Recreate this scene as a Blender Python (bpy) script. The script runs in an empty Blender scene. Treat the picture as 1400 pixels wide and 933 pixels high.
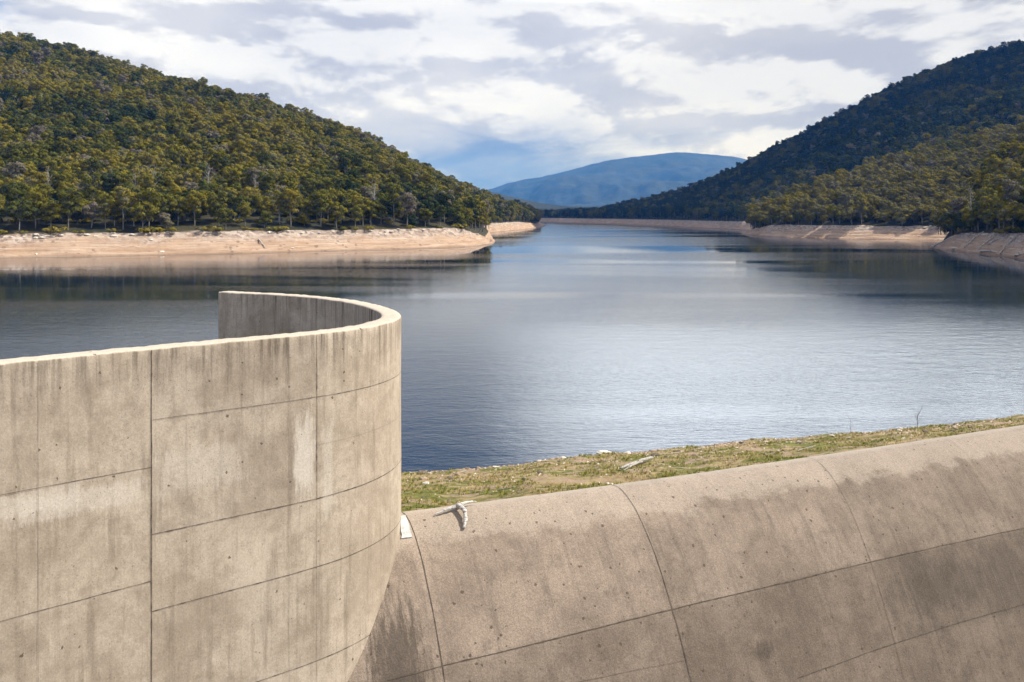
import bpy, math, random
import numpy as np
from mathutils import Vector, noise as mnoise
R = math.radians
random.seed(7); rng = np.random.default_rng(7)
sc = bpy.context.scene
COL = sc.collection

# ------------------------------------------------------------------ camera, sky, sun, exposure
CAMZ = 12.0
F = 1361.0          # focal length in photo pixels (1400 wide)
HY = 294.0          # horizon row in the photo
cam = bpy.data.cameras.new('camera'); camo = bpy.data.objects.new('camera', cam); COL.objects.link(camo)
camo.location = (0, 0, CAMZ); camo.rotation_euler = (R(90), 0, 0)
cam.sensor_width = 36.0; cam.lens = 36.0 * F / 1400.0
cam.shift_y = -(466.5 - HY) / 1400.0
cam.clip_start = 0.1; cam.clip_end = 60000
sc.camera = camo

SUN_EL = 49.0
SUN_AZ = 80.0       # clockwise from +Y (view direction) towards +X
sdir = Vector((math.sin(R(SUN_AZ)) * math.cos(R(SUN_EL)), math.cos(R(SUN_AZ)) * math.cos(R(SUN_EL)), math.sin(R(SUN_EL))))
sun = bpy.data.lights.new('sun', 'SUN'); sun.energy = 5.0; sun.angle = R(0.6); sun.color = (1.0, 0.93, 0.83)
suno = bpy.data.objects.new('sun', sun); COL.objects.link(suno)
suno.rotation_euler = sdir.to_track_quat('Z', 'Y').to_euler(); suno.location = (60, 20, 80)

sc.view_settings.view_transform = 'Standard'; sc.view_settings.look = 'None'
sc.view_settings.exposure = 0.42; sc.view_settings.gamma = 1.0
sc.view_settings.use_curve_mapping = False
sc.cycles.max_bounces = 4; sc.cycles.diffuse_bounces = 2; sc.cycles.glossy_bounces = 2
sc.cycles.transmission_bounces = 3; sc.cycles.volume_bounces = 0; sc.cycles.transparent_max_bounces = 8
sc.cycles.caustics_reflective = False; sc.cycles.caustics_refractive = False
sc.cycles.sample_clamp_indirect = 6


class NT:
    """small node helper"""
    def __init__(s, tree): s.t = tree; s.n = tree.nodes; s.l = tree.links
    def new(s, typ, **kw):
        nd = s.n.new(typ)
        for k, v in kw.items(): setattr(nd, k, v)
        return nd
    def put(s, sock, v):
        if isinstance(v, bpy.types.NodeSocket): s.l.new(v, sock)
        elif v is not None: sock.default_value = v
    def math(s, op, a, b=None, c=None, clamp=False):
        nd = s.new('ShaderNodeMath', operation=op, use_clamp=clamp)
        s.put(nd.inputs[0], a); s.put(nd.inputs[1], b); s.put(nd.inputs[2], c); return nd.outputs[0]
    def mix(s, f, a, b, mode='MIX'):
        nd = s.new('ShaderNodeMix', data_type='RGBA', blend_type=mode)
        s.put(nd.inputs[0], f)
        s.put(nd.inputs[6], a if isinstance(a, bpy.types.NodeSocket) else (*a, 1) if len(a) == 3 else a)
        s.put(nd.inputs[7], b if isinstance(b, bpy.types.NodeSocket) else (*b, 1) if len(b) == 3 else b)
        return nd.outputs[2]
    def noise(s, vec, scale, detail=4, rough=0.55, dist=0.0, lac=2.0, color=False):
        nd = s.new('ShaderNodeTexNoise'); s.put(nd.inputs['Vector'], vec)
        nd.inputs['Scale'].default_value = scale; nd.inputs['Detail'].default_value = detail
        nd.inputs['Roughness'].default_value = rough; nd.inputs['Distortion'].default_value = dist
        nd.inputs['Lacunarity'].default_value = lac
        return nd.outputs['Color' if color else 'Fac']
    def voro(s, vec, scale, feature='F1', out='Distance'):
        nd = s.new('ShaderNodeTexVoronoi', feature=feature); s.put(nd.inputs['Vector'], vec)
        nd.inputs['Scale'].default_value = scale; return nd.outputs[out]
    def mapr(s, v, a, b, c=0.0, d=1.0, smooth=True):
        nd = s.new('ShaderNodeMapRange', interpolation_type='SMOOTHSTEP' if smooth else 'LINEAR')
        s.put(nd.inputs[0], v)
        for i, q in enumerate((a, b, c, d)): s.put(nd.inputs[i + 1], q)
        return nd.outputs[0]
    def ramp(s, v, stops):
        nd = s.new('ShaderNodeValToRGB'); s.put(nd.inputs[0], v)
        e = nd.color_ramp.elements
        while len(e) < len(stops): e.new(0.5)
        for q, (p, c) in zip(e, stops): q.position = p; q.color = (*c, 1)
        return nd.outputs[0]
    def vmul(s, v, k):
        nd = s.new('ShaderNodeVectorMath', operation='MULTIPLY'); s.put(nd.inputs[0], v); nd.inputs[1].default_value = k
        return nd.outputs[0]
    def sep(s, v):
        nd = s.new('ShaderNodeSeparateXYZ'); s.put(nd.inputs[0], v); return nd.outputs
    def comb(s, x, y, z):
        nd = s.new('ShaderNodeCombineXYZ'); s.put(nd.inputs[0], x); s.put(nd.inputs[1], y); s.put(nd.inputs[2], z); return nd.outputs[0]
    def bump(s, h, strength, dist, normal=None):
        nd = s.new('ShaderNodeBump'); s.put(nd.inputs['Height'], h)
        s.put(nd.inputs['Strength'], strength); nd.inputs['Distance'].default_value = dist
        if normal is not None: s.put(nd.inputs['Normal'], normal)
        return nd.outputs[0]


def material(name):
    m = bpy.data.materials.new(name); m.use_nodes = True
    n = NT(m.node_tree); n.bsdf = n.n['Principled BSDF']; n.m = m
    n.bsdf.inputs['Roughness'].default_value = 0.85
    n.bsdf.inputs['Specular IOR Level'].default_value = 0.25
    return n


# world: Nishita sky with a broken deck of clouds lying on it
w = bpy.data.worlds.new('World'); sc.world = w; w.use_nodes = True
n = NT(w.node_tree)
for nd in list(n.n): n.n.remove(nd)
out = n.new('ShaderNodeOutputWorld'); bg = n.new('ShaderNodeBackground'); n.l.new(bg.outputs[0], out.inputs[0])
bg.inputs[1].default_value = 0.085
sky = n.new('ShaderNodeTexSky', sky_type='NISHITA', sun_disc=False)
sky.sun_elevation = R(SUN_EL); sky.sun_rotation = R(SUN_AZ); sky.altitude = 400; sky.air_density = 1.0; sky.dust_density = 0.6
tc = n.new('ShaderNodeTexCoord')
sx, sy, sz = n.sep(tc.outputs['Generated'])[:3]
zz = n.math('MAXIMUM', sz, 0.0)
den = n.math('ADD', zz, 0.35)
def deck(dx, dz):
    """cloud density in direction space; dx, dz shift it towards the sun to find the lit edges"""
    ax = n.math('ADD', sx, dx); az = n.math('ADD', zz, dz)
    v = n.comb(n.math('DIVIDE', ax, den), n.math('MULTIPLY', sy, 0.8), n.math('MULTIPLY', az, 4.3))
    a = n.noise(v, 1.0, 2, 0.5, 0.2); b = n.noise(n.vmul(v, (1, 1, 1.1)), 3.6, 9, 0.58, 0.15)
    c = n.voro(n.mix(0.10, n.vmul(v, (1, 1, 1.15)), n.noise(v, 9.0, 4, 0.6, color=True)), 6.5, 'SMOOTH_F1')
    return n.math('SUBTRACT', n.math('ADD', n.math('MULTIPLY', a, 0.60), n.math('MULTIPLY', b, 0.62)), n.math('MULTIPLY', c, 0.27))
h0 = deck(0.0, 0.0); h1 = deck(0.006, 0.012)
lit = n.mapr(n.math('SUBTRACT', h0, h1), -0.045, 0.045, 0, 1)
thick = n.mapr(h0, 0.44, 0.68, 0, 1)
cov = n.mapr(h0, 0.22, 0.34)
tone = n.mix(lit, (5.5, 5.75, 6.7), (9.1, 9.2, 9.5))
# broad bright and dull reaches of the deck
reach = n.mapr(n.noise(n.comb(n.math('MULTIPLY', sx, 2.4), sy, n.math('MULTIPLY', zz, 6.0)), 1.9, 3, 0.5), 0.36, 0.62)
tone = n.mix(reach, n.mix(1.0, tone, (0.83, 0.85, 0.90), 'MULTIPLY'), n.mix(0.25, tone, (8.2, 8.4, 8.9)))
tone = n.mix(n.math('MULTIPLY', thick, 0.15), tone, (8.3, 8.4, 8.9))
# one thin, brightly lit stretch of the deck above the right half of the valley
wob_ = n.math('MULTIPLY', n.math('SUBTRACT', h0, 0.5), 0.5)
glow = n.math('MULTIPLY', n.mapr(sz, 0.206, 0.235), n.mapr(n.math('ADD', sz, wob_), 0.37, 0.27))
glow = n.math('MULTIPLY', glow, n.math('MULTIPLY', n.mapr(n.math('ADD', sx, wob_), -0.14, 0.10), n.mapr(n.math('ADD', sx, wob_), 0.55, 0.38)))
tone = n.mix(n.math('MULTIPLY', glow, 0.9), tone, (33.0, 36.5, 44.0))
# the deck thins to blue well above the frame
hi = n.mapr(n.math('ADD', sz, n.math('MULTIPLY', n.math('SUBTRACT', h0, 0.5), 0.30)), 0.240, 0.32, 1.0, 0.05)
hi = n.math('MAXIMUM', hi, n.mapr(sy, 0.62, 0.25, 0.0, 0.85))
cov = n.math('MAXIMUM', n.math('MULTIPLY', cov, hi), n.mapr(glow, 0.0, 0.5, 0, 0.95))
# a heavy slate-blue bank standing over the far end of the valley
ln_ = n.noise(n.comb(n.math('MULTIPLY', sx, 5.0), 0.0, n.math('MULTIPLY', sz, 22.0)), 1.0, 6, 0.6, 0.4)
lowm = n.mapr(n.math('ADD', sz, n.math('MULTIPLY', n.math('SUBTRACT', ln_, 0.5), 0.10)), 0.115, 0.045)
lowm = n.math('MULTIPLY', lowm, n.mapr(n.math('ADD', sx, n.math('MULTIPLY', n.math('SUBTRACT', ln_, 0.5), 0.3)), 0.22, 0.03))
tone2 = tone
skyc = n.mix(1.0, sky.outputs[0], (0.70, 0.90, 1.30), 'MULTIPLY')
final = n.mix(n.math('MULTIPLY', lowm, n.mapr(ln_, 0.35, 0.62, 0.95, 0.62)), n.mix(cov, skyc, tone2), (1.7, 2.5, 4.6))
n.l.new(final, bg.inputs[0])

# ------------------------------------------------------------------ object helpers
def tag(o, label=None, cat=None, group=None, kind=None):
    if label: o['label'] = label
    if cat: o['category'] = cat
    if group: o['group'] = group
    if kind: o['kind'] = kind
    return o

def mesh_from(name, V, Fc, mats=(), smooth=False, uv=None, attrs=None):
    me = bpy.data.meshes.new(name)
    V = np.asarray(V, dtype=np.float32)
    if isinstance(Fc, np.ndarray):
        k = Fc.shape[1]; nf = len(Fc)
        me.vertices.add(len(V)); me.vertices.foreach_set('co', V.ravel())
        me.loops.add(nf * k); me.loops.foreach_set('vertex_index', Fc.astype(np.int32).ravel())
        me.polygons.add(nf); me.polygons.foreach_set('loop_start', np.arange(0, nf * k, k, dtype=np.int32))
        me.update(calc_edges=True)
    else:
        me.from_pydata([tuple(map(float, v)) for v in V], [], [tuple(map(int, f)) for f in Fc]); me.update()
    for m in mats: me.materials.append(m)
    if smooth: me.polygons.foreach_set('use_smooth', np.ones(len(me.polygons), dtype=bool))
    if uv is not None:
        l = me.uv_layers.new(name='UVMap'); idx = np.empty(len(me.loops), dtype=np.int32)
        me.loops.foreach_get('vertex_index', idx); l.data.foreach_set('uv', np.asarray(uv, dtype=np.float32)[idx].ravel())
    for k_, v_ in (attrs or {}).items():
        a = me.attributes.new(k_, 'FLOAT', 'POINT'); a.data.foreach_set('value', np.asarray(v_, dtype=np.float32))
    me.validate()
    return me

def obj(name, me, parent=None):
    o = bpy.data.objects.new(name, me); COL.objects.link(o)
    if parent is not None: o.parent = parent
    return o

def empty(name, loc=(0, 0, 0), rz=0.0):
    o = bpy.data.objects.new(name, None); COL.objects.link(o); o.location = loc; o.rotation_euler = (0, 0, rz)
    o.empty_display_size = 0.3
    return o

def grid_faces(nr, nc):
    i = np.arange(nr - 1)[:, None] * nc + np.arange(nc - 1)[None, :]
    i = i.ravel()
    return np.stack([i, i + 1, i + nc + 1, i + nc], 1)

def catmull(P, step):
    P = np.asarray(P, float); Q = np.vstack([2 * P[0] - P[1], P, 2 * P[-1] - P[-2]]); o = []
    for i in range(1, len(Q) - 2):
        p0, p1, p2, p3 = Q[i - 1:i + 3]; m = max(2, int(np.linalg.norm(p2 - p1) / step))
        for t in np.arange(m) / m:
            o.append(0.5 * (2 * p1 + (p2 - p0) * t + (2 * p0 - 5 * p1 + 4 * p2 - p3) * t * t + (3 * p1 - p0 - 3 * p2 + p3) * t ** 3))
    o.append(P[-1]); return np.array(o)

def resample(P, step=None, nn=None):
    d = np.r_[0, np.cumsum(np.linalg.norm(np.diff(P[:, :2], axis=0), axis=1))]
    nn = nn or max(2, int(d[-1] / step) + 1)
    s = np.linspace(0, d[-1], nn)
    return np.stack([np.interp(s, d, P[:, k]) for k in range(P.shape[1])], 1), s

def fbm(x, y, z=0.0, oct=4):
    return mnoise.fractal(Vector((x, y, z)), 0.9, 2.1, oct)

def tube(P, rad, seg=7, wob=0.0, seed=0):
    """swept tapered tube with closed ends"""
    P = np.asarray(P, float); rd = random.Random(seed); V = []; Fc = []
    m = len(P)
    up = np.array([0.13, 0.21, 1.0])
    for i in range(m):
        t = P[min(i + 1, m - 1)] - P[max(i - 1, 0)]; t = t / (np.linalg.norm(t) + 1e-9)
        a = np.cross(t, up)
        if np.linalg.norm(a) < 0.15: a = np.cross(t, np.array([1.0, 0.2, 0.0]))
        a /= np.linalg.norm(a); b = np.cross(t, a)
        for k in range(seg):
            an = 2 * math.pi * k / seg; r = rad[i] * (1 + rd.uniform(-wob, wob))
            V.append(P[i] + r * (math.cos(an) * a + math.sin(an) * b))
    for i in range(m - 1):
        for k in range(seg):
            k2 = (k + 1) % seg; Fc.append((i * seg + k, i * seg + k2, (i + 1) * seg + k2, (i + 1) * seg + k))
    V.append(P[0]); V.append(P[-1]); a, b = len(V) - 2, len(V) - 1
    for k in range(seg):
        k2 = (k + 1) % seg; Fc.append((a, k2, k)); Fc.append((b, (m - 1) * seg + k, (m - 1) * seg + k2))
    return V, Fc

def merge(parts):
    V = []; Fc = []
    for v, f in parts:
        o = len(V); V += list(v); Fc += [tuple(i + o for i in q) for q in f]
    return V, Fc

def at_water(px, py, z=0.0):
    d = (CAMZ - z) * F / (py - HY); return np.array([(px - 700) / F * d, d, z])
def at_depth(px, py, d):
    return np.array([(px - 700) / F * d, d, CAMZ - (py - HY) / F * d])
def to_px(p):
    return 700 + F * p[0] / p[1], HY + F * (CAMZ - p[2]) / p[1]

# ------------------------------------------------------------------ materials
def mat_concrete(name, c1, c2, cdark, drip, spots=(), light=(), streak=0.5, slope=False, pore=0.5):
    n = material(name)
    uv = n.new('ShaderNodeUVMap').outputs[0]; u, v = n.sep(uv)[:2]
    geo = n.new('ShaderNodeTexCoord').outputs['Object']
    base = n.mix(n.mapr(n.noise(geo, 0.55, 9, 0.70, 0.3), 0.36, 0.64), c1, c2)
    # cloudy trowel marks
    base = n.mix(n.math('MULTIPLY', n.mapr(n.noise(geo, 2.6, 7, 0.7), 0.45, 0.72), 0.45), base, cdark)
    # rain streaks down the face
    st = n.noise(n.comb(n.math('MULTIPLY', u, 5.5), n.math('MULTIPLY', v, 0.38), 3.1), 1.0, 7, 0.66)
    base = n.mix(n.math('MULTIPLY', n.mapr(st, 0.48, 0.72), streak), base, cdark)
    st2 = n.noise(n.comb(n.math('MULTIPLY', u, 9.0), n.math('MULTIPLY', v, 0.7), 9.7), 1.0, 6, 0.6)
    base = n.mix(n.math('MULTIPLY', n.mapr(st2, 0.55, 0.75), 0.28), base, tuple(min(1, q * 1.22) for q in c2))
    # construction-panel tone; the weir's also holds a painted falloff of light
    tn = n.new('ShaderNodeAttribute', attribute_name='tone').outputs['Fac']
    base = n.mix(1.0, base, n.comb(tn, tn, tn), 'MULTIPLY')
    if drip:
        top = n.mapr(n.math('ADD', v, n.math('MULTIPLY', n.noise(n.comb(n.math('MULTIPLY', u, 1.6), 0.0, 0.0), 1.0, 5, 0.7), 1.7)), 9.1, 10.55)
        dn = n.mapr(n.noise(n.comb(n.math('MULTIPLY', u, 4.2), n.math('MULTIPLY', v, 0.22), 0.0), 1.0, 8, 0.7), 0.43, 0.66)
        side = n.mapr(v, 9.475, 9.49, 1.0, 0.0)
        f = n.math('MULTIPLY', n.math('MULTIPLY', top, dn), side)
        base = n.mix(n.math('MULTIPLY', f, 0.95), base, tuple(q * 0.42 for q in cdark))
        base = n.mix(n.mapr(v, 9.465, 9.495, 0, 0.8), base, n.mix(n.noise(geo, 8, 5, 0.7), (0.44, 0.38, 0.30), (0.66, 0.60, 0.51)))
    def blob(cu, cv, ru, rv, nscale=2.0, soft=0.6, box=False):
        a = n.math('DIVIDE', n.math('SUBTRACT', u, cu), ru); b = n.math('DIVIDE', n.math('SUBTRACT', v, cv), rv)
        r2 = n.math('MAXIMUM', n.math('ABSOLUTE', a), n.math('ABSOLUTE', b)) if box else n.math('SQRT', n.math('ADD', n.math('MULTIPLY', a, a), n.math('MULTIPLY', b, b)))
        r2 = n.math('ADD', r2, n.math('MULTIPLY', n.math('SUBTRACT', n.noise(n.comb(n.math('MULTIPLY', u, nscale * 3.4), n.math('MULTIPLY', v, nscale * 0.55), 1.0), 1.0, 8, 0.72), 0.5), 2.2))
        return n.mapr(r2, 1.0, 1.0 - soft)
    for (cu, cv, ru, rv, k) in spots:
        base = n.mix(n.math('MULTIPLY', blob(cu, cv, ru, rv), k), base, tuple(q * 0.36 for q in cdark))
    for (cu, cv, ru, rv, k) in light:
        base = n.mix(n.math('MULTIPLY', blob(cu, cv, ru, rv, 2.2, 0.5, True), k), base, (0.58, 0.54, 0.47))
    if not drip:
        sc_ = n.mapr(n.math('ADD', v, n.math('MULTIPLY', n.math('SUBTRACT', n.noise(n.comb(n.math('MULTIPLY', u, 0.9), n.math('MULTIPLY', v, 1.3), 0.0), 1.0, 8, 0.7), 0.5), 2.2)), 2.75, 2.35)
        base = n.mix(n.math('MULTIPLY', sc_, 0.40), base, (0.44, 0.38, 0.315))
        br_ = n.mapr(n.math('ADD', v, n.math('MULTIPLY', n.noise(n.comb(u, n.math('MULTIPLY', v, 2.0), 0.0), 2.0, 6, 0.7), 0.5)), 1.9, 1.3)
        base = n.mix(n.math('MULTIPLY', br_, 0.45), base, (0.49, 0.445, 0.385))
    # aggregate grain and blow-holes
    g = n.noise(geo, 26, 4, 0.75)
    base = n.mix(n.mapr(g, 0.35, 0.68, 0, 1), n.mix(1.0, base, (0.87, 0.86, 0.84) if drip else (0.76, 0.75, 0.73), 'MULTIPLY'), n.mix(1.0, base, (1.09, 1.085, 1.08) if drip else (1.18, 1.17, 1.16), 'MULTIPLY'))
    vo = n.new('ShaderNodeTexVoronoi'); n.l.new(n.mix(0.09, geo, n.noise(geo, 14, 3, 0.7, color=True)), vo.inputs['Vector']); vo.inputs['Scale'].default_value = 4.6
    keep = n.mapr(n.sep(vo.outputs['Color'])[0], 1 - pore, 1 - pore + 0.05)
    rad = n.math('MULTIPLY', n.sep(vo.outputs['Color'])[1], 0.13 if drip else 0.18)
    hole = n.math('MULTIPLY', n.math('LESS_THAN', vo.outputs['Distance'], rad), keep)
    vo2 = n.voro(n.mix(0.03, geo, n.noise(geo, 40, 2, color=True)), 15); hole2 = n.math('MULTIPLY', n.math('LESS_THAN', vo2, 0.16), n.math('GREATER_THAN', n.noise(geo, 1.5, 3), 0.5))
    hole = n.math('MAXIMUM', hole, n.math('MULTIPLY', hole2, 0.45 if drip else 0.75))
    base = n.mix(n.math('MULTIPLY', hole, 0.80), base, (0.07, 0.05, 0.035))
    n.l.new(base, n.bsdf.inputs['Base Color'])
    h = n.math('ADD', n.math('MULTIPLY', g, 0.4 if drip else 1.3), n.math('MULTIPLY', n.noise(geo, 3, 5), 1.2))
    h = n.math('SUBTRACT', h, n.math('MULTIPLY', hole, 0.7))
    n.l.new(n.bump(h, 0.5, 0.02), n.bsdf.inputs['Normal'])
    n.bsdf.inputs['Roughness'].default_value = 0.9
    return n.m

def mat_simple(name, c1, c2, scale=4.0, rough=0.85, bump=0.3, bdist=0.02, stretch=(1, 1, 1)):
    n = material(name); g = n.vmul(n.new('ShaderNodeTexCoord').outputs['Object'], stretch)
    f = n.noise(g, scale, 6, 0.65)
    n.l.new(n.mix(n.mapr(f, 0.35, 0.65), c1, c2), n.bsdf.inputs['Base Color'])
    n.l.new(n.bump(n.noise(g, scale * 2.5, 5, 0.7), bump, bdist), n.bsdf.inputs['Normal'])
    n.bsdf.inputs['Roughness'].default_value = rough
    return n.m

M_joint = mat_simple('joint', (0.05, 0.04, 0.03), (0.12, 0.095, 0.07), 6)
M_joint_faint = mat_simple('joint_faint', (0.20, 0.17, 0.135), (0.27, 0.235, 0.19), 6)
M_white = mat_simple('sealant', (0.40, 0.41, 0.39), (0.60, 0.62, 0.60), 5)
M_drift = mat_simple('driftwood', (0.16, 0.15, 0.135), (0.66, 0.65, 0.62), 6, stretch=(1, 4, 3))
M_drift_grey = mat_simple('driftwood_grey', (0.10, 0.095, 0.085), (0.52, 0.50, 0.46), 5, stretch=(1, 4, 4))
M_log = mat_simple('bleached_log', (0.30, 0.28, 0.25), (0.55, 0.52, 0.48), 2)
M_rock = [mat_simple('rock_pale', (0.45, 0.40, 0.34), (0.62, 0.57, 0.50), 5),
          mat_simple('rock_tan', (0.28, 0.20, 0.14), (0.42, 0.31, 0.22), 5),
          mat_simple('rock_dark', (0.09, 0.075, 0.06), (0.2, 0.16, 0.12), 5)]
M_trunk = mat_simple('bark', (0.13, 0.115, 0.095), (0.36, 0.33, 0.29), 1.2, stretch=(1, 1, 0.3))
M_dead = mat_simple('dead_wood', (0.26, 0.245, 0.225), (0.46, 0.44, 0.41), 1.0)
M_twig = mat_simple('twig', (0.12, 0.10, 0.08), (0.22, 0.19, 0.15), 5)

def mat_leaf():
    n = material('foliage')
    for nd in [n.bsdf]: n.n.remove(nd)
    at = n.new('ShaderNodeAttribute', attribute_name='tint', attribute_type='INSTANCER').outputs['Fac']
    geo = n.new('ShaderNodeNewGeometry').outputs['Position']
    t = n.math('ADD', at, n.math('MULTIPLY', n.math('SUBTRACT', n.noise(geo, 0.45, 3), 0.5), 0.55))
    c = n.ramp(t, [(0.0, (0.026, 0.040, 0.015)), (0.22, (0.050, 0.062, 0.018)), (0.42, (0.092, 0.096, 0.018)),
                   (0.62, (0.158, 0.142, 0.020)), (0.80, (0.215, 0.172, 0.022)), (0.87, (0.14, 0.14, 0.068)), (1.0, (0.16, 0.135, 0.105))])
    lf = n.new('ShaderNodeAttribute', attribute_name='leaf').outputs['Fac']
    c = n.mix(1.0, c, n.comb(lf, lf, lf), 'MULTIPLY')
    d = n.new('ShaderNodeBsdfDiffuse'); tr = n.new('ShaderNodeBsdfTranslucent'); mx = n.new('ShaderNodeMixShader')
    n.l.new(c, d.inputs[0]); n.l.new(c, tr.inputs[0]); mx.inputs[0].default_value = 0.12
    n.l.new(d.outputs[0], mx.inputs[1]); n.l.new(tr.outputs[0], mx.inputs[2])
    n.l.new(mx.outputs[0], n.n['Material Output'].inputs[0])
    return n.m
M_leaf = mat_leaf()

def mat_hill(name, floor1, floor2):
    n = material(name); geo = n.new('ShaderNodeNewGeometry').outputs['Position']
    bank = n.new('ShaderNodeAttribute', attribute_name='bank').outputs['Fac']
    x, y, z = n.sep(geo)[:3]
    sand = n.mix(n.mapr(n.noise(n.vmul(geo, (0.06, 0.06, 0.5)), 1.0, 6, 0.65), 0.35, 0.65), (0.335, 0.222, 0.145), (0.45, 0.325, 0.232))
    # strand lines left by the falling water
    ln = n.noise(n.vmul(geo, (0.05, 0.05, 3.2)), 1.0, 6, 0.7)
    sand = n.mix(n.math('MULTIPLY', n.mapr(ln, 0.5, 0.68), 0.6), sand, (0.58, 0.49, 0.41))
    ln2 = n.noise(n.vmul(geo, (0.14, 0.14, 2.0)), 1.0, 7, 0.75)
    sand = n.mix(n.math('MULTIPLY', n.mapr(ln2, 0.53, 0.68), 0.85), sand, (0.19, 0.115, 0.075))
    # rubble and grey stone towards the top
    vr = n.voro(n.vmul(geo, (1, 1, 1.5)), 0.8, out='Color')
    rub = n.mix(n.sep(vr)[0], (0.17, 0.13, 0.11), (0.52, 0.46, 0.41))
    sand = n.mix(n.math('MULTIPLY', n.mapr(n.math('ADD', z, n.math('MULTIPLY', n.noise(geo, 0.06, 5), 7.0)), 6.2, 9.6), 0.75), sand, rub)
    sp = n.math('MULTIPLY', n.math('LESS_THAN', n.voro(geo, 0.42), 0.24), n.mapr(n.noise(geo, 0.09, 3), 0.46, 0.56))
    sand = n.mix(n.math('MULTIPLY', sp, 0.6), sand, (0.15, 0.10, 0.075))
    wet = n.mapr(z, 0.75, 0.15)
    sand = n.mix(n.math('MULTIPLY', wet, 0.55), sand, (0.15, 0.10, 0.065))
    fl = n.mix(n.mapr(n.noise(geo, 0.05, 6, 0.6), 0.4, 0.6), floor1, floor2)
    n.l.new(n.mix(n.mapr(n.math('ADD', bank, n.math('MULTIPLY', n.math('SUBTRACT', n.noise(geo, 0.15, 4), 0.5), 0.5)), 0.4, 0.6), fl, sand), n.bsdf.inputs['Base Color'])
    h = n.math('ADD', n.noise(geo, 0.5, 6, 0.7), n.math('MULTIPLY', ln, 0.6))
    n.l.new(n.bump(h, 0.7, 0.9), n.bsdf.inputs['Normal'])
    return n.m
M_hill = mat_hill('hill_ground', (0.020, 0.023, 0.010), (0.045, 0.040, 0.018))

# ------------------------------------------------------------------ water
def build_water():
    V = [(-9000, 3, 0), (-16, 6.5, 0), (-9.2, 16.8, 0), (-5.5, 21, 0), (-3.2, 24.8, 0), (-1, 26.4, 0), (9, 31, 0), (26, 40, 0), (60, 58, 0), (300, 100, 0), (9000, 300, 0), (9000, 13300, 0), (-9000, 13300, 0)]
    n = material('water'); geo = n.new('ShaderNodeNewGeometry').outputs['Position']
    x, y, z = n.sep(geo)[:3]
    # wind patches: long ruffled lanes between calmer ones
    lane = n.noise(n.vmul(geo, (0.0035, 0.016, 1)), 1.0, 4, 0.55, 0.6)
    ruf = n.mapr(lane, 0.40, 0.60)
    near = n.mapr(y, 230, 50)
    ripple = n.noise(n.vmul(geo, (1.5, 3.0, 1)), 1.0, 5, 0.6, 0.4)
    ripple2 = n.noise(n.vmul(geo, (0.33, 0.62, 1)), 1.0, 3, 0.5, 0.5)
    swell = n.noise(n.vmul(geo, (0.05, 0.09, 1)), 1.0, 3, 0.5)
    h = n.math('ADD', n.math('MULTIPLY', ripple, 0.26), n.math('ADD', n.math('MULTIPLY', ripple2, 0.40), n.math('MULTIPLY', swell, 0.35)))
    st = n.mapr(n.math('ADD', ruf, n.math('MULTIPLY', near, 0.7)), 0.0, 1.6, 0.018, 0.38, False)
    st = n.math('ADD', st, n.mapr(y, 480, 1000, 0.0, 0.16))
    # reflections steered by the shape: normals tilted to the dam, more so close in
    va = n.new('ShaderNodeVectorMath', operation='ADD'); n.put(va.inputs[0], n.bump(h, st, 0.24)); n.put(va.inputs[1], n.comb(0.0, n.mapr(y, 175, 75, -0.013, -0.046), 0.0))
    vn = n.new('ShaderNodeVectorMath', operation='NORMALIZE'); n.put(vn.inputs[0], va.outputs[0])
    n.l.new(vn.outputs[0], n.bsdf.inputs['Normal'])
    n.bsdf.inputs['Base Color'].default_value = (0.006, 0.017, 0.032, 1)
    n.l.new(n.mapr(ruf, 0, 1, 0.008, 0.045), n.bsdf.inputs['Roughness'])
    n.bsdf.inputs['IOR'].default_value = 1.36; n.bsdf.inputs['Specular IOR Level'].default_value = 0.5
    o = obj('water', mesh_from('water', V, [tuple(range(len(V)))], [n.m])); tag(o, 'rippled blue reservoir water between the forested hills', 'water', kind='structure')
build_water()

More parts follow.
